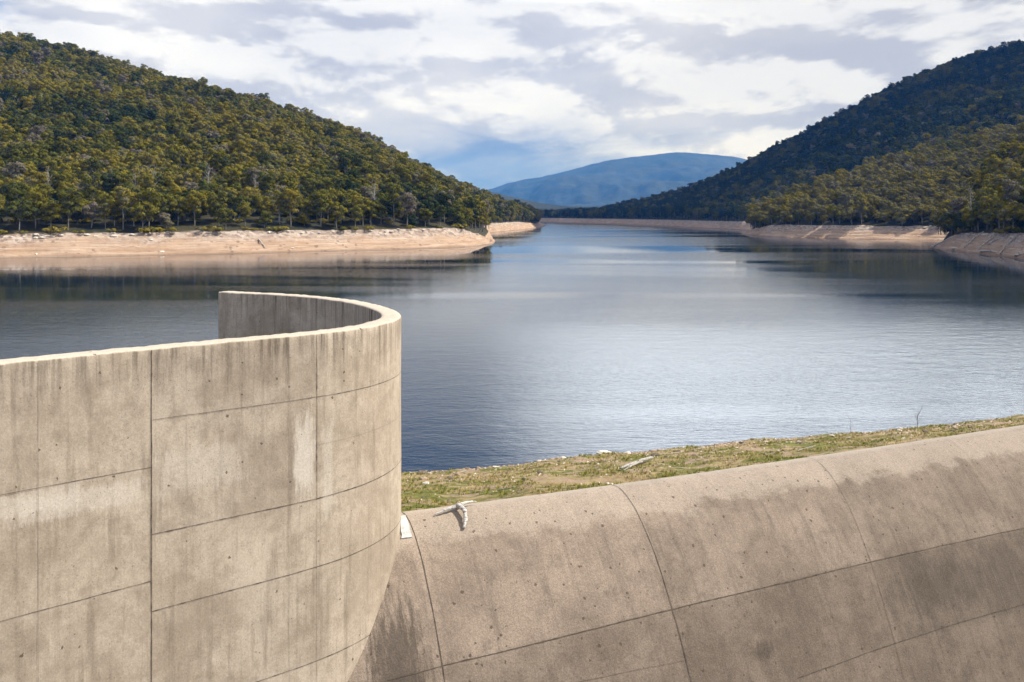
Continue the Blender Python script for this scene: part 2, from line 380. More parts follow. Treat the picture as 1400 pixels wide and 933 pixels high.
# ------------------------------------------------------------------ hills
HILLS = []
def hill(name, label, ctrl, rows_bank=16, rows=46, step=3.0, gully=7.0, seed=0, bankw=13.0, tree_h=8.0, back=0.55, mat=None):
    """ctrl: (shore px,py) (bank-top py) (ridge px,py,depth)"""
    S = []; B = []; Rg = []
    for (spx, spy, bpy_, rpx, rpy, rd) in ctrl:
        s = at_water(spx, spy); r = at_depth(rpx, rpy, rd); r[2] -= tree_h * 0.85
        dv = (r - s)[:2]; L = np.linalg.norm(dv)
        bw = bankw if L > bankw * 2 else L * 0.4
        bxy = s[:2] + dv / L * bw
        bz = CAMZ - (bpy_ - HY) / F * bxy[1]
        S.append(s); B.append((bxy[0], bxy[1], np.clip(bz, 1.2, 7.6))); Rg.append(r)
    n0 = len(S)
    # common parameter = shoreline length blended with ridge length
    S, B, Rg = map(np.array, (S, B, Rg))
    dl = np.maximum(np.linalg.norm(np.diff(S[:, :2], axis=0), axis=1), 0.6 * np.linalg.norm(np.diff(Rg[:, :2], axis=0), axis=1))
    par = np.r_[0, np.cumsum(dl)]; nc = int(par[-1] / step)
    q = np.linspace(0, par[-1], nc)
    def itp(A):
        # smooth (monotone-ish) interpolation
        r_ = np.stack([np.interp(q, par, A[:, k]) for k in range(3)], 1)
        kw = max(3, int(18 / step)) | 1; ker = np.hanning(kw + 2)[1:-1]; ker /= ker.sum()
        pad = np.vstack([np.repeat(r_[:1], kw // 2, 0), r_, np.repeat(r_[-1:], kw // 2, 0)])
        return np.stack([np.convolve(pad[:, k], ker, 'valid') for k in range(3)], 1)
    S, B, Rg = itp(S), itp(B), itp(Rg)
    rowsV = []; bankA = []; tA = []
    for j in range(rows_bank + rows + 12):
        row = np.empty((nc, 3))
        for i in range(nc):
            s, b, r = S[i], B[i], Rg[i]
            if j <= rows_bank:
                t = j / rows_bank; p = s + (b - s) * t
                p = p.copy(); d = (b - s)[:2]; L = np.linalg.norm(d) + 1e-6
                nz = fbm(s[0] * 0.05 + seed, s[1] * 0.05, 0, 5)
                nz2 = fbm(p[0] * 0.22, p[1] * 0.22 + seed, 3, 4)
                z = b[2] * (t ** 1.12)
                z = z + 0.28 * math.sin(z * 4.2 + nz * 4) * (1 if 0.02 < t < 0.97 else 0) + 0.34 * nz2 * (0.25 + t)
                sh = (nz * 3.0 + nz2 * 0.8) * (1 - t * 0.6)
                p[0] += d[0] / L * sh; p[1] += d[1] / L * sh
                if j == 0: p[0] -= d[0] / L * 6; p[1] -= d[1] / L * 6; z = -2.5
                p[2] = z
                bk = 1.0 if j < rows_bank else 0.45
            elif j <= rows_bank + rows:
                t = (j - rows_bank) / rows; p = b + (r - b) * t
                f = t * 0.86 + 0.14 * math.sin(t * math.pi / 2)
                p = p.copy(); g = fbm(p[0] * 0.006 + seed, p[1] * 0.004, seed, 4)
                p[2] = b[2] + (r[2] - b[2]) * f + gully * g * math.sin(t * math.pi) ** 0.8 * min(1, (r[2] - b[2]) / 60)
                bk = 0.0
            else:
                t = (j - rows_bank - rows) / 11; p = r + (r - b) * t * back
                p = p.copy(); p[2] = r[2] - (r[2] + 2) * (t ** 1.7) * 0.9
                bk = 0.0
            row[i] = p
            bankA.append(bk)
        rowsV.append(row)
    V = np.concatenate(rowsV); Fc = grid_faces(len(rowsV), nc)
    me = mesh_from(name, V, Fc, [mat or M_hill], True, attrs={'bank': bankA})
    o = obj(name, me); tag(o, label, 'hill', kind='structure')
    HILLS.append(dict(rows=rowsV, rb=rows_bank, rf=rows, nc=nc, name=name))
    return HILLS[-1]

left = hill('hill', 'forested left hill above a bare sandy bank', [
    (-700, 372, 326, -760, 30, 860), (-300, 360, 323, -330, 8, 860), (0, 353, 320.0, -10, 42, 800), (120, 351, 319.0, 100, 65, 790), (300, 347.5, 316.5, 205, 96, 770), (430, 344, 315, 300, 121, 700),
    (560, 341, 313.5, 400, 149, 750), (640, 338, 311.5, 455, 166, 750), (674, 334, 324, 500, 187, 765), (678, 329.5, 316, 530, 203, 780), (655, 325, 307.5, 570, 222, 815), (640, 322, 307, 610, 241, 860),
    (668, 318.5, 305.5, 645, 255, 930), (712, 314.5, 303.5, 672, 266, 980), (742, 311, 306.0, 700, 277, 1050), (747, 308.3, 304.8, 716, 284, 1130), (738, 306.5, 300, 726, 291, 1250), (715, 304.5, 299, 716, 296, 1500)], seed=1.3)
rightfar = hill('hill', 'shaded tall forested hill on the far right shore', [
    (738, 303.2, 298, 742, 293.5, 2400), (765, 304.2, 298.5, 775, 291, 2150), (800, 305, 299, 822, 285, 1900), (850, 306.5, 299.5, 872, 276, 1750), (900, 308.5, 300.5, 920, 264, 1600), (950, 311.5, 301.5, 962, 250, 1500),
    (985, 313, 302.5, 1000, 231, 1420), (1015, 315, 303, 1042, 209, 1360), (1060, 316.5, 304, 1085, 188, 1320), (1110, 317, 304, 1150, 154, 1290), (1180, 318, 305, 1200, 127, 1270), (1260, 319, 305, 1255, 101, 1260),
    (1330, 320, 306, 1320, 77, 1260), (1420, 322, 306, 1400, 54, 1260), (1560, 324, 307, 1560, 38, 1260), (1900, 330, 310, 1900, 60, 1260)], seed=5.1, step=5.0, gully=20, bankw=20, rows=56, rows_bank=9)
rightnear = hill('hill', 'sunlit low forested spur on the right shore', [
    (1060, 317.5, 305, 1062, 287, 720), (1022, 318.5, 309, 1046, 284, 640), (1012, 321, 314, 1052, 272, 600), (1050, 324, 307, 1075, 262, 600), (1100, 325.5, 308, 1110, 248, 610), (1160, 327, 308.5, 1165, 229, 630), (1220, 328, 309, 1220, 210, 650),
    (1290, 329, 309, 1290, 193, 670), (1360, 331, 310, 1350, 176, 680), (1440, 333, 311, 1440, 150, 690), (1640, 336, 312, 1640, 110, 700)], seed=9.7, bankw=15)
head = hill('hill', 'nearest forested headland with sloping rock bank at the right edge', [
    (1360, 334, 312, 1352, 290, 470), (1292, 334.5, 322, 1330, 285, 440), (1266, 338.5, 332, 1325, 262, 425), (1290, 342, 322, 1330, 248, 420), (1312, 344.5, 318, 1342, 235, 420), (1345, 348, 319, 1365, 205, 430), (1400, 355, 319, 1415, 176, 440), (1500, 366, 323, 1500, 140, 450), (1800, 385, 330, 1800, 90, 460)], seed=12.2, bankw=22, gully=5)

# distant ranges, forest read as texture through the haze
def range_(name, label, pts, base_d, depth_back, seed, amp):
    n = material(name + '_forest'); geo = n.new('ShaderNodeNewGeometry').outputs['Position']
    c = n.mix(n.mapr(n.noise(geo, 0.004, 8, 0.68), 0.4, 0.62), (0.012, 0.022, 0.014), (0.030, 0.038, 0.022))  # forest colour darkened in place of a cloud shadow over the range
    n.l.new(c, n.bsdf.inputs['Base Color']); n.l.new(n.bump(n.noise(geo, 0.02, 8, 0.75), 0.8, 20.0), n.bsdf.inputs['Normal'])
    ridge = catmull([at_depth(*p) for p in pts], 60.0)
    ridge, s = resample(ridge, 30.0 if base_d > 4000 else 20.0)
    rows = []; nr = 60
    for j in range(nr + 14):
        row = []
        for i, r in enumerate(ridge):
            k = base_d / r[1]
            b = np.array([r[0] * k, base_d, -3.0])
            if j < nr:
                t = j / (nr - 1); p = b + (r - b) * t
                f = t ** 1.15; g = fbm(p[0] * 0.0011 + seed, p[1] * 0.0009, seed, 6)
                g2 = abs(fbm(p[0] * 0.0028 + seed, p[1] * 0.0012, seed + 4, 4))
                p[2] = b[2] + (r[2] - b[2]) * f + amp * (g - g2 * 0.6) * math.sin(t * math.pi) + fbm(p[0] * .01, p[1] * .01, 0, 4) * amp * 0.05
            else:
                t = (j - nr + 1) / 14; p = r + np.array([0, depth_back * t, -(r[2] + 3) * t ** 1.4])
            row.append(p)
        rows.append(np.array(row))
    me = mesh_from(name, np.concatenate(rows), grid_faces(len(rows), len(ridge)), [n.m], True)
    tag(obj(name, me), label, 'mountain' if name == 'mountain' else 'hill', kind='structure')

range_('mountain', 'long blue mountain ridge far beyond the lake', [(100, 282, 11480), (380, 276, 11200), (560, 272, 10920), (655, 262, 10500), (700, 249, 10360), (745, 241, 10220), (790, 230, 10080), (835, 219, 10080), (880, 213.5, 10080), (930, 208.5, 10080), (965, 211, 10080), (1000, 214, 10080), (1060, 223, 10220), (1200, 225, 10640), (1500, 215, 11200)], 6400, 1500, 3.0, 110)
range_('hill', 'dark blue low hill at the far end of the lake', [(380, 262, 3400), (560, 256, 3300), (660, 261, 3200), (690, 267, 3200), (720, 274, 3150), (760, 281, 3100), (800, 283, 3100), (850, 282, 3100), (950, 280, 3200), (1100, 282, 3400)], 2650, 700, 7.0, 22)
# pale strand at the foot of the far end
def far_strand():
    P = [at_water(p, y_) for p, y_ in ((600, 301.0), (690, 301.6), (735, 302.2), (790, 302.4), (840, 301.0))]
    P = catmull(P, 15); rows = []
    for j in range(8):
        t = j / 7; rows.append(np.array([[p[0] * (1 + 0.05 * t), p[1] + 80 * t + 25 * fbm(p[0] * .01, p[1] * .01, 0, 4) - (20 if j == 0 else 0), -1.5 if j == 0 else 7.5 * t + 1.0 * fbm(p[0] * .05, t * 3, 2, 4)] for p in P]))
    me = mesh_from('far_shore', np.concatenate(rows), grid_faces(8, len(P)), [M_hill], True, attrs={'bank': np.ones(8 * len(P))})
    tag(obj('shore', me), 'thin pale strand at the far end of the lake', 'shore', kind='structure')
far_strand()

# ------------------------------------------------------------------ concrete wall (curved pier)
WT = 9.5
OUT = [(-16.5, 8.9), (-12.5, 12.9), (-8.66, 16.74), (-6.78, 18.6), (-5.35, 19.86), (-4.12, 20.95), (-3.38, 21.85), (-2.92, 22.85), (-2.68, 23.95), (-2.78, 25.15), (-3.22, 26.6), (-4.12, 28.5), (-5.45, 30.25), (-6.95, 31.5), (-9.30, 32.75)]
wp, ws = resample(catmull(OUT, 0.1), 0.12)
for _ in range(60): wp[1:-1] = 0.25 * wp[:-2] + 0.5 * wp[1:-1] + 0.25 * wp[2:]
d_ = np.gradient(wp, axis=0); d_ /= np.linalg.norm(d_, axis=1)[:, None]
wn = np.stack([d_[:, 1], -d_[:, 0]], 1)          # outward normal
def u_of_px(px):
    k = 700 + F * wp[:, 0] / wp[:, 1]
    m = np.argmax(k); return float(np.interp(px, k[:m], ws[:m]))
def wall_pt(u, v, off=0.0):
    x = np.interp(u, ws, wp[:, 0]); y = np.interp(u, ws, wp[:, 1]); a = np.interp(u, ws, wn[:, 0]); b = np.interp(u, ws, wn[:, 1])
    return np.array([x + a * off, y + b * off, v]), np.array([a, b, 0.0])
UJ1, UJ2, UJ0 = u_of_px(207), u_of_px(433), u_of_px(52)
M_wall = mat_concrete('wall_concrete', (0.325, 0.272, 0.212), (0.465, 0.402, 0.325), (0.195, 0.158, 0.118), True,
                      light=[(u_of_px(416), 7.0, 0.30, 1.0, 0.60), (u_of_px(416), 6.8, 0.22, 0.75, 0.45), (u_of_px(110), 6.9, 1.3, 0.28, 0.45), (u_of_px(25), 7.05, 1.2, 0.25, 0.45), (u_of_px(448), 6.6, 0.18, 1.2, 0.35), (u_of_px(280), 7.1, 1.1, 0.5, 0.30)], streak=0.62, pore=0.6)
def build_wall():
    root = empty('curved_wall', (wp[40][0], wp[40][1], -8))
    tag(root, 'tall curved weathered concrete spillway wall with a pale worn top edge', 'wall')
    rl = Vector(root.location)
    th = 0.50
    # profile rows: outer face bottom->top, chamfer, top, inner face
    zs = [-8, -4, 0, 2, 3] + list(np.linspace(3.5, WT - 0.05, 44))
    prof = [(0.0, z) for z in zs] + [(-0.012, WT - 0.018), (-0.035, WT)] + [(-th * f, WT) for f in (0.25, 0.5, 0.75)] + [(-th + 0.035, WT), (-th + 0.012, WT - 0.02)] + [(-th, z) for z in (WT - 0.05, WT - 1, WT - 3, WT - 6, -8)]
    V = []; UV = []; T = []
    for (o_, z) in prof:
        for i in range(len(wp)):
            u = ws[i]; chip = 0.0; dz = 0.0
            if z > WT - 0.06:
                nz = fbm(u * 1.7, z * 2, 1, 6); nz2 = fbm(u * 7, o_ * 9, 2, 3)
                dz = 0.016 * nz + 0.012 * nz2 - 0.06 * max(0, nz2 - 0.35)
                chip = 0.01 * nz2
            wob = 0.006 * fbm(u * 0.6, z * 0.6, 8, 3)
            p = wp[i] + wn[i] * (o_ + wob + (chip if o_ > -0.1 else -chip))
            V.append((p[0] - rl[0], p[1] - rl[1], z + dz - rl[2])); UV.append((u, z))
            # pour tone
            tn = 1.0
            if o_ > -0.02:
                if u < UJ1: r = 0 if z > 7.28 else 1 if z > 5.15 else 2; tn = (0.97, 1.02, 0.96)[r]; tn *= 0.97 if u < UJ0 else 1
                elif u < UJ2: r = 0 if z > 8.16 else 1 if z > 6.02 else 2 if z > 4.58 else 3; tn = (0.93, 0.97, 1.06, 0.98)[r]
                else: r = 0 if z > 8.16 else 1 if z > 6.02 else 2 if z > 4.58 else 3; tn = (1.02, 1.05, 1.08, 1.03)[r]
            T.append(tn)
    Fc = grid_faces(len(prof), len(wp)); nC = len(wp)
    body = obj('wall_body', mesh_from('wall_body', V, np.vstack([Fc]), [M_wall], True, UV, {'tone': T}), root)
    # end faces
    for e, nm in ((nC - 1, 1), (0, -1)):
        idx = [j * nC + e for j in range(len(prof))]; pts = [V[i] for i in idx]; fuv = [(UV[i][0] + prof[k][0], UV[i][1]) for k, i in enumerate(idx)]
        obj('wall_end', mesh_from('wall_end', pts, [tuple(range(len(pts)))[::nm]], [M_wall], False, fuv, {'tone': [1.0] * len(pts)}), root)
    def joint(uv, wdt, m=M_joint, side=0.0, seed=1):
        P, s = resample(np.array(uv, float), 0.05)
        V = []; rd = random.Random(seed)
        dd = np.gradient(P, axis=0); dd /= np.linalg.norm(dd, axis=1)[:, None]
        for i, (a, b) in enumerate(P):
            wb = 0.006 * fbm(s[i] * 1.3, seed, 0, 4); ww = wdt * (0.5 + 0.9 * abs(fbm(s[i] * 4, seed, 5, 3)))
            for sg in (-1, 1):
                q = (a - dd[i][1] * (wb + sg * ww / 2), b + dd[i][0] * (wb + sg * ww / 2))
                p, nn = wall_pt(q[0], q[1], 0.009 if side == 0 else -th - 0.009); V.append(p - np.array(rl))
        Fc = [(2 * i, 2 * i + 1, 2 * i + 3, 2 * i + 2) for i in range(len(P) - 1)]
        obj('joint', mesh_from('joint', V, Fc, [m], True), root)
    top = WT - 0.03
    joint([(UJ1, -6), (UJ1, top)], 0.024, seed=1); joint([(UJ2, 6.0), (UJ2, top)], 0.014, seed=2); joint([(UJ2, -6), (UJ2, 6.0)], 0.010, M_joint_faint, seed=21)
    joint([(UJ0, -6), (UJ0, 7.28)], 0.010, M_joint_faint, seed=3); joint([(UJ0, 7.28), (UJ0, top)], 0.008, M_joint_faint, seed=4)
    uN = u_of_px(548) + 1.4
    for z, wd, sd in ((8.16, 0.013, 5), (6.02, 0.017, 6), (4.58, 0.017, 7)): joint([(UJ1, z), (uN, z)], wd, seed=sd)
    for z, sd in ((7.28, 8), (5.15, 9), (3.0, 12)): joint([(0.5, z), (UJ1, z)], 0.013, seed=sd)
    joint([(UJ2, 7.15), (uN, 7.15)], 0.007, M_joint_faint, seed=10); joint([(UJ1, 2.6), (uN, 2.6)], 0.013, seed=11)
    for p in (395, 533): joint([(u_of_px(p), 0), (u_of_px(p), top)], 0.007, M_joint_faint, seed=p)
    for u in (ws[-1] - 3.1, ws[-1] - 6.2): joint([(u, 6), (u, top)], 0.010, M_joint_faint, side=1, seed=int(u * 10))
    return root
build_wall()

# ------------------------------------------------------------------ ogee spillway weir
CR = [(-13, 20.6), (-8, 22.65), (-2.66, 24.96), (2.93, 27.5), (9.28, 30.65), (18.2, 35.3), (30, 41.7), (45, 50.2), (62, 60.5)]
cp, cs = resample(catmull(CR, 0.2), 0.2)
for _ in range(80): cp[1:-1] = 0.25 * cp[:-2] + 0.5 * cp[1:-1] + 0.25 * cp[2:]
cd = np.gradient(cp, axis=0); cd /= np.linalg.norm(cd, axis=1)[:, None]
cn = np.stack([cd[:, 1], -cd[:, 0]], 1)
CZ = 4.5
def prof_z(s):
    if s < 0: return CZ - 0.40 * s * s if s > -1.2 else CZ - 0.576
    s1 = 3.9
    if s < s1: return CZ - 0.44 * s ** 1.83
    return CZ - 0.44 * s1 ** 1.83 - (s - s1) * 0.44 * 1.83 * s1 ** 0.83
ss = list(np.linspace(-1.2, 0, 13)) + list(np.linspace(0.08, 3.9, 60)) + list(np.linspace(4.1, 7.6, 12))
arc = [0.0]
for a, b in zip(ss[:-1], ss[1:]): arc.append(arc[-1] + math.hypot(b - a, prof_z(b) - prof_z(a)))
arc = np.array(arc); 
def weir_pt(u, v, off=0.0):
    s = float(np.interp(v, arc, ss)); e = 0.02
    sl = (prof_z(s + e) - prof_z(s - e)) / (2 * e)
    a = np.array([np.interp(u, cs, cp[:, 0]), np.interp(u, cs, cp[:, 1])]); nn = np.array([np.interp(u, cs, cn[:, 0]), np.interp(u, cs, cn[:, 1])])
    L = math.hypot(1, sl); nrm = np.array([nn[0] * -sl / L, nn[1] * -sl / L, 1 / L])
    p = np.array([a[0] + nn[0] * s, a[1] + nn[1] * s, prof_z(s)]) + nrm * off
    return p, nrm
def weir_uv(px, py):
    """the weir surface point met by a ray of the camera's (for setting out the joints)"""
    best = None
    for u in np.arange(6, 45, 0.15):
        for v in np.arange(0.8, 9, 0.15):
            p, nn = weir_pt(u, v); q = to_px(p); e = (q[0] - px) ** 2 + (q[1] - py) ** 2
            if best is None or e < best[0]: best = (e, u, v)
    for st in (0.05, 0.015):
        _, u0, v0 = best
        for u in u0 + st * np.arange(-4, 5):
            for v in v0 + st * np.arange(-4, 5):
                p, nn = weir_pt(u, v); q = to_px(p); e = (q[0] - px) ** 2 + (q[1] - py) ** 2
                if e < best[0]: best = (e, u, v)
    return best[1:]
JH = [weir_uv(*p) for p in ((530, 930), (605, 911), (760, 873), (920, 833), (1060, 800), (1197, 767), (1400, 722))]
JL = [weir_uv(*p) for p in ((1090, 928), (1230, 878), (1400, 826))]
JC1 = [weir_uv(*p) for p in ((568, 737), (585, 800), (596, 860), (607, 930))]
JC2 = [weir_uv(*p) for p in ((846, 667), (885, 735), (920, 833), (944, 928))]
JC3 = [weir_uv(*p) for p in ((1112, 630), (1155, 680), (1195, 767), (1222, 890))]
JC4 = [weir_uv(*p) for p in ((1255, 610), (1288, 645))]
print('JH', JH, 'JL', JL, 'C1', JC1, 'C2', JC2, 'C3', JC3)
sp1 = weir_uv(545, 915); sp2 = weir_uv(1045, 888); sp3 = weir_uv(1290, 800)
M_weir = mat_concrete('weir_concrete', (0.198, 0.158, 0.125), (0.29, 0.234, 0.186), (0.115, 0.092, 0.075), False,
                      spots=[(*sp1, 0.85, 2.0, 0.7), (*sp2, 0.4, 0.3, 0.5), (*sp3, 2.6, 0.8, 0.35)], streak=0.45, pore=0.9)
def build_weir():
    root = empty('spillway_weir', (cp[60][0], cp[60][1], -8)); rl = np.array(root.location)
    tag(root, 'rounded concrete spillway crest sweeping from the curved wall to the right', 'spillway')
    V = []; UV = []; T = []
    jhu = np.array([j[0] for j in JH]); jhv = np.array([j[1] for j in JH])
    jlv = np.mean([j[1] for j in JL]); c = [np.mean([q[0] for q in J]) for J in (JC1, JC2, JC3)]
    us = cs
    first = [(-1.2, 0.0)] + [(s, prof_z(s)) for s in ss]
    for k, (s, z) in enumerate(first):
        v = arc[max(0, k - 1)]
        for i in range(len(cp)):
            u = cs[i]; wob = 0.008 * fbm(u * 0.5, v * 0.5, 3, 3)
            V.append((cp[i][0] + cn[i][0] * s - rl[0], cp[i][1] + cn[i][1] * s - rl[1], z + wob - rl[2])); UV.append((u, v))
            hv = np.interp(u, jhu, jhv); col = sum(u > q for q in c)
            if v < hv: tn = (1.16, 1.06, 0.93, 0.80)[col]  # panel tones, dimmed downwards and to the right to paint in weaker light
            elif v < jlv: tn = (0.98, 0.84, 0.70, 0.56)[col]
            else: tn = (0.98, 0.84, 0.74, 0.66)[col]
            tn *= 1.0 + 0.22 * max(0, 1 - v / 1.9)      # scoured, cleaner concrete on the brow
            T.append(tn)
    Fc = grid_faces(len(first), len(cp))[:, ::-1]
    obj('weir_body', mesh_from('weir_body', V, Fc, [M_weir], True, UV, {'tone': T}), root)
    def joint(uv, wdt, m=M_joint, seed=1):
        P = np.array(uv, float); P = catmull(P, 0.3) if len(P) > 2 else P
        P, s = resample(P, 0.06); dd = np.gradient(P, axis=0); dd /= np.linalg.norm(dd, axis=1)[:, None]; V = []
        for i, (a, b) in enumerate(P):
            wb = 0.012 * fbm(s[i] * 0.9, seed, 0, 5); ww = wdt * (0.6 + 0.9 * abs(fbm(s[i] * 3, seed, 5, 4)))
            for sg in (-1, 1):
                p, nn = weir_pt(a - dd[i][1] * (wb + sg * ww / 2), b + dd[i][0] * (wb + sg * ww / 2), 0.011); V.append(p - rl)
        obj('joint', mesh_from('joint', V, [(2 * i, 2 * i + 1, 2 * i + 3, 2 * i + 2) for i in range(len(P) - 1)], [m], True), root)
    ext = lambda J, du, dv: J + [(J[-1][0] + du, J[-1][1] + dv)]
    joint(ext(JH, 14, 0.1), 0.024, seed=1); joint(ext(JL, 14, 0.1), 0.014, seed=2)
    for i, J in enumerate((JC1, JC2, JC3)):
        uu = np.polyfit([q[1] for q in J], [q[0] for q in J], 1)
        vv = np.linspace(1.0 if i else 1.15, 9.5, 24)
        vv = np.r_[vv[0], vv[1:]]; joint([(np.polyval(uu, q), q) for q in vv], (0.026, 0.022, 0.013)[i], seed=10 + i)
    J = JC4; uu = np.mean([q[0] for q in J]); joint([(uu, 1.0), (uu + .05, 3.0), (uu, 9)], 0.008, M_joint_faint, seed=15)
    joint([(uu + 4.8, 1.0), (uu + 4.8, 9)], 0.010, M_joint_faint, seed=17)
    um = (c[1] + c[2]) / 2
    joint([(c[1] + 4, 1.55), (c[2] + 20, 1.55)], 0.007, M_joint_faint, seed=16)
    lu = JH[3][0]; joint([(c[1] - 3, jhv[3] + 1.15), (c[1], jhv[3] + 1.2)], 0.009, seed=18)
    # white sealant wedge in the corner with the wall
    q = [weir_uv(*p) for p in ((554.5, 706), (563, 735), (549, 737), (547, 707))]
    V = []; m = 9; q = np.array(q)
    for off in (0.035, -0.03):
        for a in np.linspace(0, 1, m):
            for b in np.linspace(0, 1, m):
                e = (q[0] * (1 - b) + q[3] * b) * (1 - a) + (q[1] * (1 - b) + q[2] * b) * a
                p, nn = weir_pt(e[0] + 0.02 * fbm(a * 5, b * 5, 1, 3), e[1], off + 0.01 * fbm(a * 4, b * 4, 7, 3)); V.append(p - rl)
    top = grid_faces(m, m); k = m * m; rim = [(0, i) for i in range(m)] + [(i, m - 1) for i in range(1, m)] + [(m - 1, i) for i in range(m - 2, -1, -1)] + [(i, 0) for i in range(m - 2, 0, -1)]
    rim = [a * m + b for a, b in rim]
    Fs = [tuple(f) for f in top] + [tuple(f[::-1] + k) for f in top] + [(rim[i], rim[(i + 1) % len(rim)], rim[(i + 1) % len(rim)] + k, rim[i] + k) for i in range(len(rim))]
    obj('sealant_patch', mesh_from('sealant_patch', V, Fs, [M_white]), root)
build_weir()
# chute floor below the weir
cf = obj('spillway_floor', mesh_from('spillway_floor', [(-60, -60, -7.5), (120, -60, -7.5), (120, 70, -7.5), (-60, 30, -7.5)], [(0, 1, 2, 3)], [mat_simple('chute', (0.25, 0.22, 0.19), (0.36, 0.32, 0.27), 0.6)]))
tag(cf, 'flat concrete chute floor below the spillway', 'floor', kind='structure')

# ------------------------------------------------------------------ near grassy bank
SH = [(380, 655), (555, 645), (600, 643), (650, 641), (700, 636), (760, 628), (830, 621.5), (900, 615.5), (1000, 605.5), (1100, 597.5), (1200, 589), (1300, 580), (1400, 570), (1600, 556)]
shore = catmull([at_water(*p) for p in SH], 0.5)[:, :2]
shore, shs = resample(np.c_[shore, np.zeros(len(shore))], 0.25); shore = shore[:, :2]
# matching line on the upstream side of the crest
def crest_back(x):
    u = np.interp(x, cp[:, 0], cs); i = np.interp(u, cs, cp[:, 0]); j = np.interp(u, cs, cp[:, 1])
    a = np.interp(u, cs, cn[:, 0]); b = np.interp(u, cs, cn[:, 1]); return np.array([i - a * 1.1, j - b * 1.1])
def bank_height(t, x, y):
    z = 3.45 * (1 - t) ** 0.9
    z += 0.16 * fbm(x * 0.35, y * 0.35, 0, 5) + 0.05 * fbm(x * 2.2, y * 2.2, 4, 4)
    return z
def bank_xy(i, t):
    s = shore[i]; xr = s[0] * (0.60) - 0.6
    c = crest_back(xr); return c + (s - c) * t
def build_bank():
    V = []; W = []
    ts = list(np.linspace(0, 1.0, 90)) + [1.02, 1.06]
    for t in ts:
        for i in range(len(shore)):
            x, y = bank_xy(i, t)
            j = 0.35 * fbm(shore[i][0] * 0.5, shore[i][1] * 0.5, 9, 5) * t
            y += j
            z = bank_height(min(t, 1), x, y)
            if t > 0.93: z = z * max(0, (1.0 - t) / 0.07) if t <= 1 else -0.3 if t < 1.05 else -1.2
            V.append((x, y, z)); W.append(t)
    n = material('bank_ground'); geo = n.new('ShaderNodeNewGeometry').outputs['Position']
    t = n.new('ShaderNodeAttribute', attribute_name='t').outputs['Fac']
    straw = n.mix(n.mapr(n.noise(geo, 1.3, 7, 0.7), 0.35, 0.65), (0.25, 0.175, 0.085), (0.42, 0.33, 0.17))
    green = n.mix(n.mapr(n.noise(geo, 2.5, 6, 0.7), 0.35, 0.65), (0.085, 0.10, 0.018), (0.22, 0.21, 0.045))
    gm = n.mapr(n.noise(n.vmul(geo, (0.5, 0.75, 1)), 0.8, 6, 0.65, 0.4), 0.44, 0.54)
    c = n.mix(gm, straw, green)
    soil = n.mix(n.noise(geo, 6, 6, 0.7), (0.24, 0.155, 0.10), (0.50, 0.38, 0.28))
    c = n.mix(n.mapr(n.noise(n.vmul(geo, (0.4, 0.9, 1)), 1.1, 5, 0.7), 0.50, 0.60), c, soil)
    c = n.mix(n.mapr(n.math('ADD', t, n.math('MULTIPLY', n.noise(geo, 0.8, 5), 0.12)), 0.97, 1.03), c, (0.30, 0.21, 0.15))
    c = n.mix(n.math('MULTIPLY', n.mapr(n.noise(geo, 9, 5, 0.8), 0.58, 0.72), 0.75), c, (0.07, 0.05, 0.03))
    n.l.new(c, n.bsdf.inputs['Base Color']); n.l.new(n.bump(n.noise(geo, 7, 7, 0.75), 1.0, 0.12), n.bsdf.inputs['Normal'])
    o = obj('grassy_bank', mesh_from('grassy_bank', V, grid_faces(len(ts), len(shore)), [n.m], True, attrs={'t': W}))
    tag(o, 'narrow stony grass bank between the lake and the spillway crest', 'bank', kind='structure')
build_bank()

def bank_at(i, t):
    x, y = bank_xy(i, t); y += 0.35 * fbm(shore[i][0] * 0.5, shore[i][1] * 0.5, 9, 5) * t
    z = bank_height(min(t, 1), x, y)
    if t > 0.93: z *= max(0, (1.0 - t) / 0.07)
    return np.array([x, y, z])
def bank_find(px, py):
    best = None
    for i in range(0, len(shore), 2):
        for t in np.linspace(0.2, 1, 60):
            q = to_px(bank_at(i, t)); e = (q[0] - px) ** 2 + (q[1] - py) ** 2
            if best is None or e < best[0]: best = (e, i, t)
    return bank_at(best[1], best[2])

